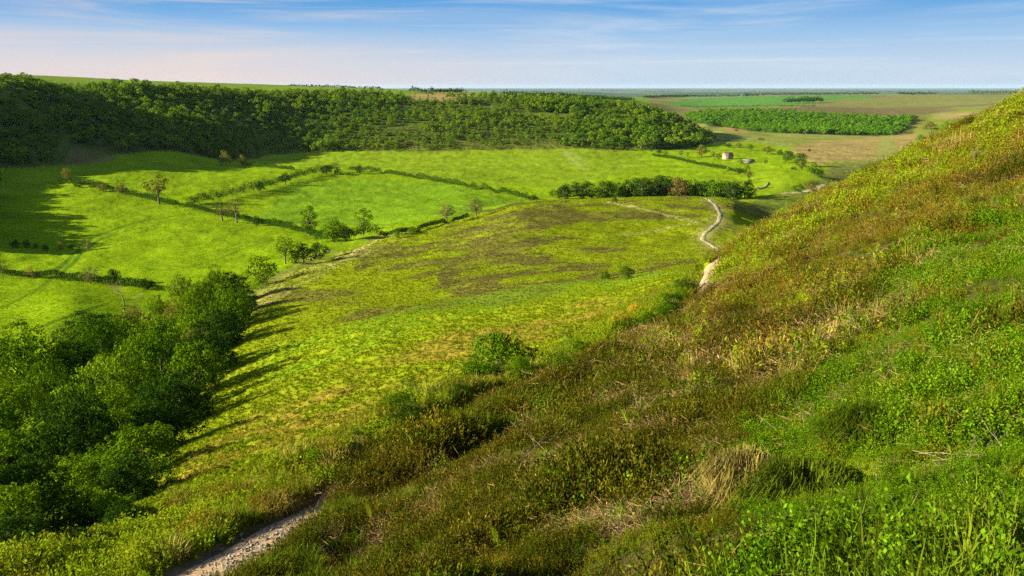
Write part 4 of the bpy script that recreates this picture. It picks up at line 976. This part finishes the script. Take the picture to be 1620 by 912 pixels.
# left pastures
T('hawthorn', 5, 441, 40, 22, 'leaf_green', 'small tree at the left end of the dark hedge bank', ymin=180)
T('hawthorn', 52, 442, 24, 26, 'leaf_russet', 'brownish hawthorn on the dark hedge bank', ymin=180)
T('hawthorn', 143, 449, 32, 42, 'leaf_pale', 'whitish hawthorn in bloom on the hedge bank', ymin=180)
T('mid', 181, 452, 32, 26, 'leaf_dark', 'dark dense conical tree right of the whitish hawthorn', ymin=180)
T('bush', 233, 459, 22, 30, 'leaf_dark', 'round dark bush at the right end of the dark hedge bank', 'bush', 180)
for u_, v_, h_, w_, m_, lab in ((25,392,14,20,'leaf_dark','dark bush at the left end of the loose row in the pasture'), (43,392,15,17,'leaf_dark','dark bush second from the left in the loose row'), (56,393,10,14,'leaf_green','small bush right of the two dark ones in the loose row'),
        (72,397,12,14,'leaf_dark','low dark bush nearest the viewer in the loose row'), (96,394,13,17,'leaf_pale','pale blossoming bush in the middle of the loose row'), (113,395,11,12,'leaf_dark','dark bush right of the pale blossoming one'), (140,395,14,20,'leaf_pale','pale bush at the right end of the loose row'), (132,385,9,12,'leaf_pale','little pale bush behind the right end of the loose row')):
    T('bush', u_, v_, h_, w_, m_, lab, 'bush', 220)
# the moor
T('line', 957, 442, 15, 22, 'leaf_deep', 'small hawthorn bush alone on the moor, the left and smaller of two', ymin=100, sink=.05)
T('line', 992, 442, 25, 30, 'leaf_deep', 'larger hawthorn with a short trunk on the moor beside the smaller one', ymin=100, sink=.05)
T('bush', 972, 322, 13, 14, 'leaf_green', 'small bush on the moor crest in front of the tree line', 'bush', 380)
# farm and valley floor
FA = dict(ymin=480)
for kind, u_, v_, h_, w_, m_, lab, c_ in (
    ('mid',1030,241,10,9,'leaf_dark','small dark tree in the field nearest the spur','tree'), ('bush',1043,243,7,11,'leaf_dark','dark bush right of the tree nearest the spur','bush'), ('bush',1051,246,9,12,'leaf_lime','bright green bush below the dark bush near the spur','bush'),
    ('open',1077,250,14,10,'leaf_pale','pale thin tree left of the farm trees','tree'), ('open',1087,251,12,8,'leaf_green','slim tree just right of the pale thin tree','tree'), ('mid',1110,249,21,28,'leaf_olive','large olive tree left of the farmhouse','tree'),
    ('bush',1128,249,10,12,'leaf_pale','pale bush between the large olive tree and the farmhouse','bush'), ('mid',1136,254,14,14,'leaf_lime','bright green tree touching the left of the farmhouse','tree'), ('bush',1172,260,9,18,'leaf_lime','light green bush right of the farmhouse','bush'),
    ('mid',1151,275,13,8,'leaf_lime','slim lime tree in the lower farm field','tree'), ('mid',1170,277,13,10,'leaf_dark','dark tree right of the slim lime tree','tree'), ('mid',1181,272,14,12,'leaf_lime','light tree at the top of the short tree row','tree'),
    ('round',1211,262,11,9,'leaf_olive','lone little tree in the bright field right of the farm','tree'), ('mid',1184,285,17,12,'leaf_olive','olive tree in the middle of the short tree row','tree'), ('mid',1184,300,18,14,'leaf_dark','dark tree in the lower part of the short tree row','tree'), ('mid',1188,312,20,18,'leaf_dark','dark tree at the foot of the short tree row','tree'),
    ('mid',1246,258,22,20,'leaf_dark','dark grey green tree at the left of the streamside trees','tree'), ('mid',1264,263,24,26,'leaf_green','big green tree second among the streamside trees','tree'), ('mid',1267,270,18,16,'leaf_olive','olive tree in front of the big green streamside tree','tree'),
    ('mid',1287,281,26,28,'leaf_green','bright green tree at the bend of the stream','tree'), ('bush',1298,283,16,18,'leaf_dark','dark bush right of the tree at the bend','bush'), ('bush',1255,269,6,12,'leaf_dark','low dark bush beside the streamside trees','bush'),
    ('bush',1262,304,14,26,'leaf_green','left of the two wide bushes by the dry stream bed','bush'), ('bush',1283,300,17,32,'leaf_olive','right of the two wide bushes by the dry stream bed','bush'),
    ('bush',1143,230,9,14,'leaf_dark','dark shrub at the left end of the valley scrub','bush'), ('bush',1153,234,8,14,'leaf_dark','dark shrub second in the valley scrub','bush'), ('bush',1168,234,9,14,'leaf_olive','grey olive shrub third in the valley scrub','bush'), ('bush',1187,238,11,16,'leaf_green','rounder green shrub in the middle of the valley scrub','bush'),
    ('mid',1214,244,14,26,'leaf_olive','wide grey olive tree right in the valley scrub','tree'), ('bush',1234,246,10,14,'leaf_dark','dark shrub at the right end of the valley scrub','bush'), ('bush',1203,222,5,16,'leaf_olive','low shrub strip along the upper ditch','bush'), ('mid',1280,241,6,6,'leaf_dark','tiny dark tree alone on the pinkish moor','tree'), ('bush',1165,208,4,8,'leaf_dark','tiny dark shrub below the wood across the valley','bush'),
    ('mid',1455,224,12,20,'leaf_green','dark green bush pair on the far side slope, left one','bush'), ('bush',1472,223,8,14,'leaf_green','dark green bush pair on the far side slope, right one','bush')):
    T(kind, u_, v_, h_, w_, m_, lab, c_, ymin=480 if v_ > 235 or u_ < 1100 else 700, ymax=2000)
for u_, v_, h_, w_, m_, lab in ((1497,212,22,30,'leaf_green','big green bush low on the far slope behind the skyline of the near hill'), (1518,203,16,26,'leaf_lime','light bush above the big green one behind the near hill'), (1536,196,12,22,'leaf_green','green bush behind the near hill towards its top'),
        (1470,205,14,26,'leaf_olive','olive bush on the far slope left of the big green one'), (1440,192,10,22,'leaf_right_wood','rounded outlier tree at the right end of the dense valley wood'), (1424,196,13,26,'leaf_right_wood','rounded tree group at the right tip of the dense valley wood'), (1556,186,9,18,'leaf_green','small bush on the far slope just behind the near hill')):
    T('bush', u_, v_, h_, w_, m_, lab, 'bush', ymin=700, ymax=2300)
# skyline trees
for u_, v_, h_, lab in ((600,141.5,5,'single tree on the hilltop skyline'), (785,153,6,'low tree on the hilltop skyline right of the bare patch'), (668,147,6,'leftmost bushy tree above the bare patch'), (1180,153,7,'tall lone tree on the distant plateau'), (1308,150.5,4,'small lone tree on the plateau horizon')):
    T('far', u_, v_, h_, h_ * 1.1, 'leaf_dark', lab, ymin=1300, ymax=5000, sink=0)

# tree line behind the moor crest
r = np.random.default_rng(21)
ORD = ['first', 'second', 'third', 'fourth', 'fifth', 'sixth', 'seventh', 'eighth', 'ninth', 'tenth', 'eleventh', 'twelfth', 'thirteenth', 'fourteenth', 'fifteenth', 'sixteenth', 'seventeenth', 'eighteenth', 'nineteenth', 'twentieth', 'twenty first', 'twenty second', 'twenty third', 'twenty fourth', 'twenty fifth', 'twenty sixth', 'twenty seventh', 'twenty eighth', 'twenty ninth', 'thirtieth', 'thirty first', 'thirty second', 'thirty third', 'thirty fourth', 'thirty fifth', 'thirty sixth', 'thirty seventh', 'thirty eighth']
us = np.linspace(872, 1186, 34) + r.uniform(-4, 4, 34); us.sort()
for i, uu in enumerate(us):
    yy = 545 + r.uniform(-14, 14) - 20 * (uu > 1120); ss = float(su(uu, 305)); p = np.array([ss * yy, yy, float(Z(ss * yy, yy))])
    ub, vb = project(*p); topv = np.interp(uu, [870, 900, 960, 1050, 1080, 1100, 1150, 1190], [301, 289, 288, 279, 281, 285, 284, 288]) + r.uniform(-3, 4)
    h = hpx(vb - topv, p)
    rus = 1068 < uu < 1085
    tree('broadleaf_tree', 'line', 1 + i % 4, 'leaf_russet' if rus else ('leaf_green' if r.random() < .45 else 'leaf_dark'), p, h * 1.12, 1.3, '%s%s tree from the left in the line behind the moor crest' % (ORD[i], ' russet' if rus else ''), 'tree', 'tree line behind the moor crest', sink=.3)

# gully wood, from the far end towards the viewer
GW = [(372,488,36,46,'leaf_dark'),(345,490,34,40,'leaf_green'),(318,492,30,46,'leaf_green'),(362,515,44,60,'leaf_green'),(322,525,50,64,'leaf_green'),(285,515,36,50,'leaf_olive'),
      (345,552,58,70,'leaf_green'),(300,565,66,80,'leaf_green'),(252,548,44,60,'leaf_lime'),(270,608,80,90,'leaf_green'),(232,600,58,74,'leaf_green'),(312,598,60,64,'leaf_olive'),
      (262,660,84,96,'leaf_green'),(190,650,72,90,'leaf_green'),(222,705,92,104,'leaf_green'),
      (120,628,88,110,'leaf_dark'),(50,640,100,130,'leaf_green'),(85,690,98,120,'leaf_green'),(160,735,96,116,'leaf_lime'),(10,720,110,120,'leaf_green'),(105,790,100,130,'leaf_green'),(200,775,74,96,'leaf_green'),
      (205,560,44,70,'leaf_green'),(165,590,60,90,'leaf_green'),(215,530,36,50,'leaf_russet'),(250,505,34,50,'leaf_lime'),(290,480,32,46,'leaf_lime'),(300,535,50,60,'leaf_green'),(145,560,66,90,'leaf_dark'),(170,690,90,110,'leaf_lime'),(330,470,26,40,'leaf_dark'),(255,745,60,70,'leaf_dark'),
      (40,880,150,150,'leaf_green'),(150,850,96,130,'leaf_dark'),(-40,760,130,150,'leaf_green'),(-90,850,150,180,'leaf_dark')]
tone = {'leaf_dark': 'dark green', 'leaf_green': 'green', 'leaf_lime': 'yellow green', 'leaf_olive': 'olive', 'leaf_russet': 'russet'}
YG_ = {0: 195}
GN_ = [(15,862,120,130,'leaf_green'),(85,850,105,120,'leaf_dark'),(150,832,90,110,'leaf_green'),(188,800,70,84,'leaf_dark'),(55,812,110,120,'leaf_dark'),(128,788,90,110,'leaf_green'),(30,775,110,120,'leaf_green'),(100,748,90,110,'leaf_dark'),(175,762,80,100,'leaf_green'),(160,872,50,70,'leaf_dark'),(25,905,90,130,'leaf_dark'),(110,893,66,110,'leaf_dark'),(200,835,60,84,'leaf_dark'),(-60,840,140,150,'leaf_green'),(-130,800,150,150,'leaf_dark')]
GW.sort(key=lambda g: g[1])
for i, (u_, v_, h_, w_, m_) in enumerate(GW):
    # the ground under the wood rises away from the viewer: distance from the gully line at that bearing
    yb = float(np.interp(v_, [488, 515, 552, 600, 650, 700, 760, 860], [205, 178, 152, 126, 108, 92, 76, 58])); ss = float(su(u_, v_)); p = np.array([ss * yb, yb, float(Z(ss * yb, yb))])
    pu, pv = project(*p); h = hpx(h_ * (1.05 if u_ < 150 else 1.4), p); h = min(max(h, 7), 17) * (.82, 1.12, .95, 1.2, .88)[i % 5]
    wp = {'nearwide': 1.2, 'near': .9}; kd = 'nearwide' if w_ > h_ * 1.05 else 'near'
    lab = '%s %s tree of the gully wood from its far end' % (ORD[i], tone[m_])
    tree('broadleaf_tree', kd, 1 + i % 3, m_, p, h, min(hpx(w_, p) / (h * wp[kd]) * 1.15, 1.45), lab, 'tree', 'trees of the gully wood', sink=.4)
for i, (u_, v_, h_, w_, m_) in enumerate(GN_):
    p = pix(u_, v_, 18, 70); h = hpx(h_, p)
    tree('broadleaf_tree', 'near', 1 + i % 3, m_, p, h, min(hpx(w_, p) / (h * .9), 1.5), '%s %s tree in the shaded thicket at the bottom left corner' % (ORD[i], tone[m_]), 'tree', 'thicket at the bottom left', sink=.3)
for i, (u_, v_, h_, w_) in enumerate([(386,497,34,34),(372,525,44,42),(352,558,54,50),(333,592,60,56),(312,632,66,62),(290,672,66,64),(262,712,66,70),(236,752,64,72),(216,790,60,72)]):
    T('near', u_, v_, h_ * 1.6, w_ * 1.55, ('leaf_dark', 'leaf_green', 'leaf_dark')[i % 3], '%s low tree along the right edge of the gully wood from its far end' % ORD[i], 'tree', 24, 260, group='edge trees of the gully wood', seed=1 + i % 3, sink=.4)
# dead leafless branches at the wood's edge
def bare_tree(p, h, label, seed):
    r = np.random.default_rng(seed); parts = []
    def grow(a, d, l, rad, n):
        b = a + d * l; m = (a + b) / 2 + r.normal(size=3) * l * .08; parts.append(tube([a, m, b], [rad, rad * .8, rad * .55], 4))
        if n:
            for k in range(3): grow(b, unit((d + r.normal(size=3) * .55 + np.array([0, 0, .1]))[None])[0], l * r.uniform(.6, .85), rad * .55, n - 1)
    grow(np.zeros(3), np.array([.1, 0, 1.]), h * .35, h * .03, 4)
    V, q = merge(parts); o = obj('bare_tree', mesh('bare_tree', V, [q], ['dead_wood'], True)); o.location = p; tag(o, label, 'tree'); return o
bare_tree(pix(196, 492, 140), 8, 'leafless tree with pale branches at the upper left edge of the gully wood', 3)

# ------------------------------------------------------------------ bushes on the near moor slope
T('nearbush', 797, 624, 100, 160, 'leaf_deep', 'broad dense green bush on the grass slope beyond the bank', 'bush', 40, 90, seed=2, sink=.3)
T('nearbush', 757, 636, 66, 90, 'leaf_deep', 'lower green lobe bush at the left foot of the broad bush', 'bush', 36, 90, seed=1, sink=.3)
b_ = T('hawthorn', 898, 576, 56, 46, 'leaf_deep', 'small hawthorn with a few pale flowers right of the broad bush', 'tree', 50, 90, seed=3, sink=.1)
T('hawthorn', 652, 655, 66, 62, 'leaf_deep', 'sparse twisted hawthorn left of the broad bush', 'tree', 36, 80, seed=1, sink=.1)
T('nearbush', 675, 668, 22, 50, 'leaf_dark', 'low dark bush at the foot of the sparse hawthorn', 'bush', 26, 80, seed=3, sink=.1)
T('nearbush', 982, 522, 34, 46, 'gorse_bloom', 'orange yellow flowering gorse on the slope beside the bank', 'bush', 52, 110, 'gorse_bush', seed=2, sink=.1)
T('nearbush', 1003, 504, 28, 30, 'gorse_bloom', 'smaller yellow gorse just above the large flowering one', 'bush', 52, 110, 'gorse_bush', seed=1, sink=.1)
T('nearbush', 1106, 416, 12, 20, 'leaf_dark', 'dark bush on the bank where the path drops out of sight', 'bush', 60, 110, seed=1, sink=.1)
T('thin', 1540, 266, 58, 30, 'leaf_olive', 'thin young birch sapling high on the right slope', 'tree', 30, 140, seed=2, sink=.1)
rb_ = np.random.default_rng(77); Lb = PATH_NEAR[(PATH_NEAR[:, 1] > 17.5) & (PATH_NEAR[:, 1] < 72)]; Tb = unit(np.gradient(Lb[:, :2], axis=0)); ib = np.sort(rb_.integers(0, len(Lb), 36))
for i, k in enumerate(ib):
    dd_ = rb_.uniform(1.5, 3.4) if not 46 < Lb[k, 1] < 60 else rb_.uniform(1.2, 1.7); x_, y_ = Lb[k, 0] - Tb[k, 1] * dd_, Lb[k, 1] + Tb[k, 0] * dd_; h_ = rb_.uniform(.6, 1.15) * (1 + y_ / 120); m_ = ('leaf_deep', 'leaf_green', 'leaf_dark')[i % 3]
    tree('bush', 'nearbush', 1 + i % 3, m_, (x_, y_, float(Z(x_, y_))), h_, rb_.uniform(.9, 1.3), '%s low %s bush along the bank beside the path, counted from the viewer' % (ORD[i], {'leaf_deep': 'deep green', 'leaf_green': 'green', 'leaf_dark': 'dark green'}[m_]), 'bush', 'low bushes on the path bank', sink=.25)

# ------------------------------------------------------------------ bracken fronds, dead sticks, grass tussock on the near slope
def frond_mesh(seed, L=.6):
    r = np.random.default_rng(seed); Vs = []; n = 17
    t = np.linspace(0, 1, n); sp = np.stack([.16 * t ** 2 * L * 2, 0 * t, L * (t - .28 * t ** 2.2)], 1)
    parts_t = [tube(sp, .006 * (1 - .8 * t) + .001, 4)]
    C, ax, Nn, ln = [], [], [], []
    tang = unit(np.gradient(sp, axis=0)); side = np.array([0, 1., 0])
    for i in range(5, n):
        pl = L * .42 * (1 - (t[i] - .25) / .78) ** .8
        for sg in (-1, 1):
            d = unit((side * sg + tang[i] * .45 + np.array([.15, 0, -.05]))[None])[0]; m = max(4, int(pl / .022))
            for k in range(m):
                f = (k + .6) / m; c = sp[i] + d * pl * f
                for s2 in (-1, 1):
                    C.append(c + tang[i] * s2 * .011 * (1.2 - f)); ax.append(tang[i] * s2 + d * .5); Nn.append(np.cross(d, tang[i]) + r.normal(size=3) * .25); ln.append(.034 * (1.15 - f))
    V, q = diamonds(np.array(C), np.array(Nn), np.array(ln) * L / .6 * 1.1, np.array(ln) * .5, np.array(ax), r)
    return merge([(V, q)] ), parts_t[0]
FR = []
for k in range(4):
    fr, st = frond_mesh(k, .55 + .08 * k); FR.append((mesh('blade', fr[0], [fr[1]], ['bracken']), mesh('stalk', st[0], [st[1]], ['grass_blade'], True)))
FL = [(868,800,38,'among dark heather left of the dead sticks'),(815,868,50,'in the heather, the bright one at the lower middle'),(790,885,36,'small, beside the bright one at the lower middle'),(880,790,60,'tall and feathery above the lower middle'),(1120,600,30,'beside the heather mound under the tan litter'),
      (1215,585,36,'at the lower end of the tan litter'),(1270,500,40,'in the middle of the tan litter patch'),(1300,455,36,'at the top of the tan litter patch'),(1290,515,48,'brightest in the tan litter patch'),(1385,505,44,'in the dark hollow right of the tan litter'),(1240,530,30,'left in the tan litter patch'),
      (990,690,40,'in the heather above the dead branch pile'),(1010,680,34,'just right of the frond above the branch pile'),(730,690,44,'in dark green on the bank edge'),(590,840,36,'low in the heather near the path'),(655,725,34,'where heather meets the path bank'),
      (1500,760,60,'unrolling on a tall stem in the bilberry'),(1598,800,80,'at the right edge on a long stem'),(1365,790,56,'beside the dark grass hollow'),(1330,770,40,'small, left of the dark grass hollow'),(1530,560,40,'in the bilberry by the forked stick'),(1450,480,36,'at the upper edge of the bilberry'),
      (1060,640,36,'under the dark heather shoulder'),(1180,560,34,'between heather and litter'),(950,620,36,'near the bank in mixed heather'),(1400,640,40,'in the middle of the bilberry carpet')]
for i, (u_, v_, h_, d_) in enumerate(FL):
    p = pix(u_, v_, 2.5, 90); h = hpx(h_, p); h = min(max(h, .3), 1.1)
    e = link(bpy.data.objects.new('bracken_frond', None)); e.location = (p[0], p[1], p[2] + .12); s_ = h / .5; e.scale = (s_,) * 3; e.rotation_euler = (rng.normal() * .1, rng.normal() * .1, rng.uniform(2.2, 5.2))
    tag(e, 'young bright green bracken frond ' + d_, 'fern', 'bracken fronds on the near slope'); a_, b2 = FR[i % 4]; obj('blade', a_, e); obj('stalk', b2, e)

def stick_mesh(seed, L=1.0):
    r = np.random.default_rng(seed); parts = []
    def grow(a, d, l, rad, n):
        k = 5; P = [a]
        for j in range(k): d = unit((d + r.normal(size=3) * .16 * np.array([1, 1, .5]))[None])[0]; P.append(P[-1] + d * l / k)
        parts.append(tube(P, np.linspace(rad, rad * .5, k + 1), 4))
        if n:
            for m in range(r.integers(2, 4)): grow(P[r.integers(2, k)], unit((d + r.normal(size=3) * .6 * np.array([1, 1, .5]))[None])[0], l * r.uniform(.35, .6), rad * .55, n - 1)
    grow(np.zeros(3), unit(np.array([[1., 0, .12]]))[0], L, .008, 2)
    return mesh('stick', *[(lambda V, q: (V, [q]))(*merge(parts))][0], ['dead_wood'], True)
SM = [stick_mesh(s) for s in range(5)]
SL = [(740,770,120,.25,'longest pale dead branch across the heather in the middle'),(820,745,100,.5,'pale dead branch reaching up right from the branch pile'),(800,715,60,.1,'short dead branch lying left on the branch pile'),(870,735,70,2.6,'thin dead branch crossing the branch pile'),(750,815,50,-.7,'bent dead twig below the branch pile'),
      (1370,535,90,1.9,'forked pale stick standing at the edge of the bilberry'),(1430,495,80,-.3,'pale stick lying right of the forked one'),(1340,560,70,.7,'thin stick by the dark heather mound'),(1150,620,80,.9,'curved pale stick on the dark heather'),(1200,590,60,-.2,'short stick beside the curved one'),
      (1270,700,60,1.4,'bent stick rising from the bilberry edge'),(1380,800,90,.8,'long stem leaning over the dead grass heap'),(1470,760,90,-.9,'reddish stem lying by the dead grass heap'),(1440,740,110,-.7,'long dead stem on the grass heap'),(1450,745,110,-.75,'second long dead stem on the grass heap'),
      (1580,740,90,1.5,'upright reddish stem at the right edge'),(1540,760,60,.3,'short stem near the right edge'),(1190,790,70,.1,'dead stick at the foot of the pale tussock'),(1230,700,60,2.4,'stick above the pale tussock'),(1380,450,60,.9,'pale stick high in the bilberry'),
      (560,745,40,.7,'thin dead twig at the path edge'),(1010,670,70,1.3,'pale arching stem in the upper heather'),(960,600,46,.2,'small pale twig tangle in the upper heather'),(1600,430,60,1.0,'pale stems at the right edge of the upper slope'),(940,790,80,-.8,'thin stick in the lower heather')]
for i, (u_, v_, w_, a_, lab) in enumerate(SL):
    p = pix(u_, v_, 2.5, 90); L_ = hpx(w_, p); o = obj('dead_stick', SM[i % 5]); o.location = (p[0], p[1], p[2] + .20); o.rotation_euler = (rng.normal() * .3, -.15 + rng.normal() * .12, a_); k_ = max(L_ * .75, .3); o.scale = (k_, k_, k_)
    tag(o, lab, 'stick', 'dead sticks on the near slope')

def tussock(p, R, h, n, matn, label, seed, name='grass_tussock'):
    r = np.random.default_rng(seed); a = r.uniform(0, 6.28, n); rr = R * .8 * np.sqrt(r.random(n)) * (1 + .25 * np.sin(a * 3 + seed)); o = a + r.normal(size=n) * .9
    b = np.stack([rr * np.cos(a), rr * np.sin(a), 0 * a], 1); d = np.stack([np.cos(o), np.sin(o), 0 * o], 1); s = np.stack([-np.sin(o), np.cos(o), 0 * o], 1) * .005
    q = r.uniform(.3, 1.1, n); ln = R * q * .55; h = h * (1.15 - .75 * (rr / R) ** 2)
    m = b + d * (ln * .45)[:, None]; m[:, 2] = h * r.uniform(.6, 1, n); t = b + d * ln[:, None]; t[:, 2] = h * (1.05 - .75 * q ** 2) * r.uniform(.6, 1.1, n)
    V = np.stack([b - s, b + s, m + s, m - s, t], 1).reshape(-1, 3); i = np.arange(n) * 5
    ob = obj(name, mesh(name, V, [np.stack([i, i + 1, i + 2, i + 3], 1), np.stack([i + 3, i + 2, i + 4], 1)], [matn])); ob.location = p; tag(ob, label, 'grass tussock'); return ob
p = pix(1180, 775, 3, 40); tussock(p + [0, 0, -.12], .55, .55, 850, 'dry_grass', 'big straw yellow grass tussock in the lower heather', 1)
0 and tussock(p + [0, 0, -.1], .4, .26, 500, 'dry_grass', 'flattened heap of dead grass in the bilberry', 2)
0 and tussock(p + [0, 0, 0], .3, .3, 420, 'dry_grass', 'small pale grass tuft by the dark hollow', 3)
p = pix(1280, 790, 3, 40); tussock(p + [0, 0, -.1], .7, .42, 1800, 'grass_blade', 'dark green grass tussock right of the straw yellow one', 4)
p = pix(1400, 690, 3, 40); tussock(p + [0, 0, -.1], .8, .42, 1800, 'grass_blade', 'dark green grass tussock above the dead grass heap', 5)
p = pix(440, 800, 10, 40); tussock(p + [0, 0, -.2], .7, .5, 1200, 'dry_grass', 'yellow grass mound on the bank above the gravel path', 6)

# ------------------------------------------------------------------ the farm
def box_mesh(name, x0, x1, y0, y1, z0, z1, matn):
    V = np.array([(x, y, z) for z in (z0, z1) for y in (y0, y1) for x in (x0, x1)], float)
    return mesh(name, V, [np.array([(0, 2, 3, 1), (4, 5, 7, 6), (0, 1, 5, 4), (2, 6, 7, 3), (0, 4, 6, 2), (1, 3, 7, 5)])], [matn])
def gable_house(name, p, rz, Lx, Ly, hw, hr, wallm, roofm, label, wins):
    e = link(bpy.data.objects.new(name, None)); e.location = p; e.rotation_euler = (0, 0, rz); tag(e, label, 'house' if wins else 'barn')
    a, b = Lx / 2, Ly / 2
    V = np.array([(-a,-b,-1),(a,-b,-1),(a,b,-1),(-a,b,-1),(-a,-b,hw),(a,-b,hw),(a,b,hw),(-a,b,hw),(-a,0,hw+hr),(a,0,hw+hr)], float)
    obj('wall', mesh('wall', V, [np.array([(0,1,5,4),(2,3,7,6)]), np.array([(1,2,6,9,5),(3,0,4,8,7)])], [wallm]), e)
    o = .35; t = .18; k = hr / b
    def slab(sg):
        y0, z0, y1, z1 = sg * (b + o), hw - o * k + .02, 0, hw + hr + .02
        v = [(-a-o,y0,z0),(a+o,y0,z0),(a+o,y1,z1),(-a-o,y1,z1)]; v += [(x, y, z + t) for x, y, z in v]; return v
    V = np.array(slab(-1) + slab(1)); f = np.array([(0,3,2,1),(4,5,6,7),(0,1,5,4),(1,2,6,5),(3,0,4,7)])
    rf = obj('roof', mesh('roof', V, [np.concatenate([f, f[:, ::-1] + 8])], [roofm]), e)
    if wins:
        obj('chimney', box_mesh('chimney', -a + .2, -a + 1.0, -.4, .4, hw + hr - .6, hw + hr + 1.1, 'stone'), rf)
        obj('chimney', box_mesh('chimney', a - 1.0, a - .2, -.4, .4, hw + hr - .6, hw + hr + 1.1, 'stone'), rf)
        for wx in (-a * .6, 0.05, a * .6):
            for wz in (.9, 3.1):
                if wx == .05 and wz == .9: obj('door', box_mesh('door', wx - .5, wx + .5, -b - .06, -b + .02, 0, 2.1, 'painted_door'), e); continue
                w = obj('window', box_mesh('window', wx - .55, wx + .55, -b - .07, -b + .02, wz - .08, wz + 1.18, 'render_wall'), e)
                obj('pane', box_mesh('pane', wx - .45, wx + .45, -b - .10, -b - .075, wz, wz + 1.1, 'dark_glass'), w)
    return e
gable_house('farmhouse', pix(1151, 252, 600, 1000), .25, 10, 6, 4.4, 2.6, 'render_wall', 'roof_tile', 'small pale farmhouse with a red roof among trees on the valley floor', True)
gable_house('stone_barn', pix(1184, 258, 600, 1000), .1, 11, 5, 2.0, 1.6, 'stone', 'stone', 'low grey barn right of the farmhouse', False)
def wall_line(pts, label, h=1.1, ymin=400):
    L = catmull(pixn(pts, ymin, 1100), 1.0); T_ = unit(np.gradient(L[:, :2], axis=0)); Nn = np.stack([-T_[:, 1], T_[:, 0]], 1); V = []
    for k, zz in ((-.35, -.3), (-.22, h), (.22, h), (.35, -.3)):
        xy = L[:, :2] + Nn * k; jit = .12 * (fbm(L[:, 0] * 1.3, L[:, 1] * 1.3, 5, 2) - .5) if zz > 0 else 0; V.append(np.column_stack([xy, Z(L[:, 0], L[:, 1]) + zz + jit]))
    V = np.stack(V, 1); n = len(L); ii = np.arange(n * 4).reshape(n, 4); q = np.stack([ii[:-1, :-1], ii[:-1, 1:], ii[1:, 1:], ii[1:, :-1]], -1).reshape(-1, 4)
    q = np.concatenate([q, [ii[0], ii[-1][::-1]]]); ob = obj('stone_wall', mesh('stone_wall', V.reshape(-1, 3), [q], ['stone'])); tag(ob, label, 'wall')
wall_line([(1200,301),(1208,298),(1214,293),(1215,289)], 'short dark stone wall in the bright field below the farm', .6)
0 and wall_line([(372,468),(384,460),(398,452)], 'short stone wall where the gully wood meets the pasture', ymin=150)
0 and wall_line([(1108,251),(1124,251.5),(1140,254)], 'low stone wall left of the farmhouse', .9, 600)

# ------------------------------------------------------------------ air
def haze():
    m = bpy.data.materials.new('haze_air'); m.use_nodes = True; nt = m.node_tree; nt.nodes.clear()
    v = nt.nodes.new('ShaderNodeVolumePrincipled'); o = nt.nodes.new('ShaderNodeOutputMaterial'); nt.links.new(v.outputs[0], o.inputs['Volume'])
    v.inputs['Color'].default_value = (.55, .76, 1, 1); v.inputs['Density'].default_value = 1.0e-5; v.inputs['Anisotropy'].default_value = .0
    MAT['haze_air'] = m
    xm = float(np.abs(VG[:, 0]).max()) + 50; zb = float(VG[:, 2].min()) - 1; zt = max(float(VG[:, 2].max()), 40) + 12
    ob = obj('haze', box_mesh('haze', -xm, xm, -60, 74200, zb, zt, 'haze_air')); tag(ob, 'thin blue air between the moor and the far lowland', None, None, 'stuff')
haze()
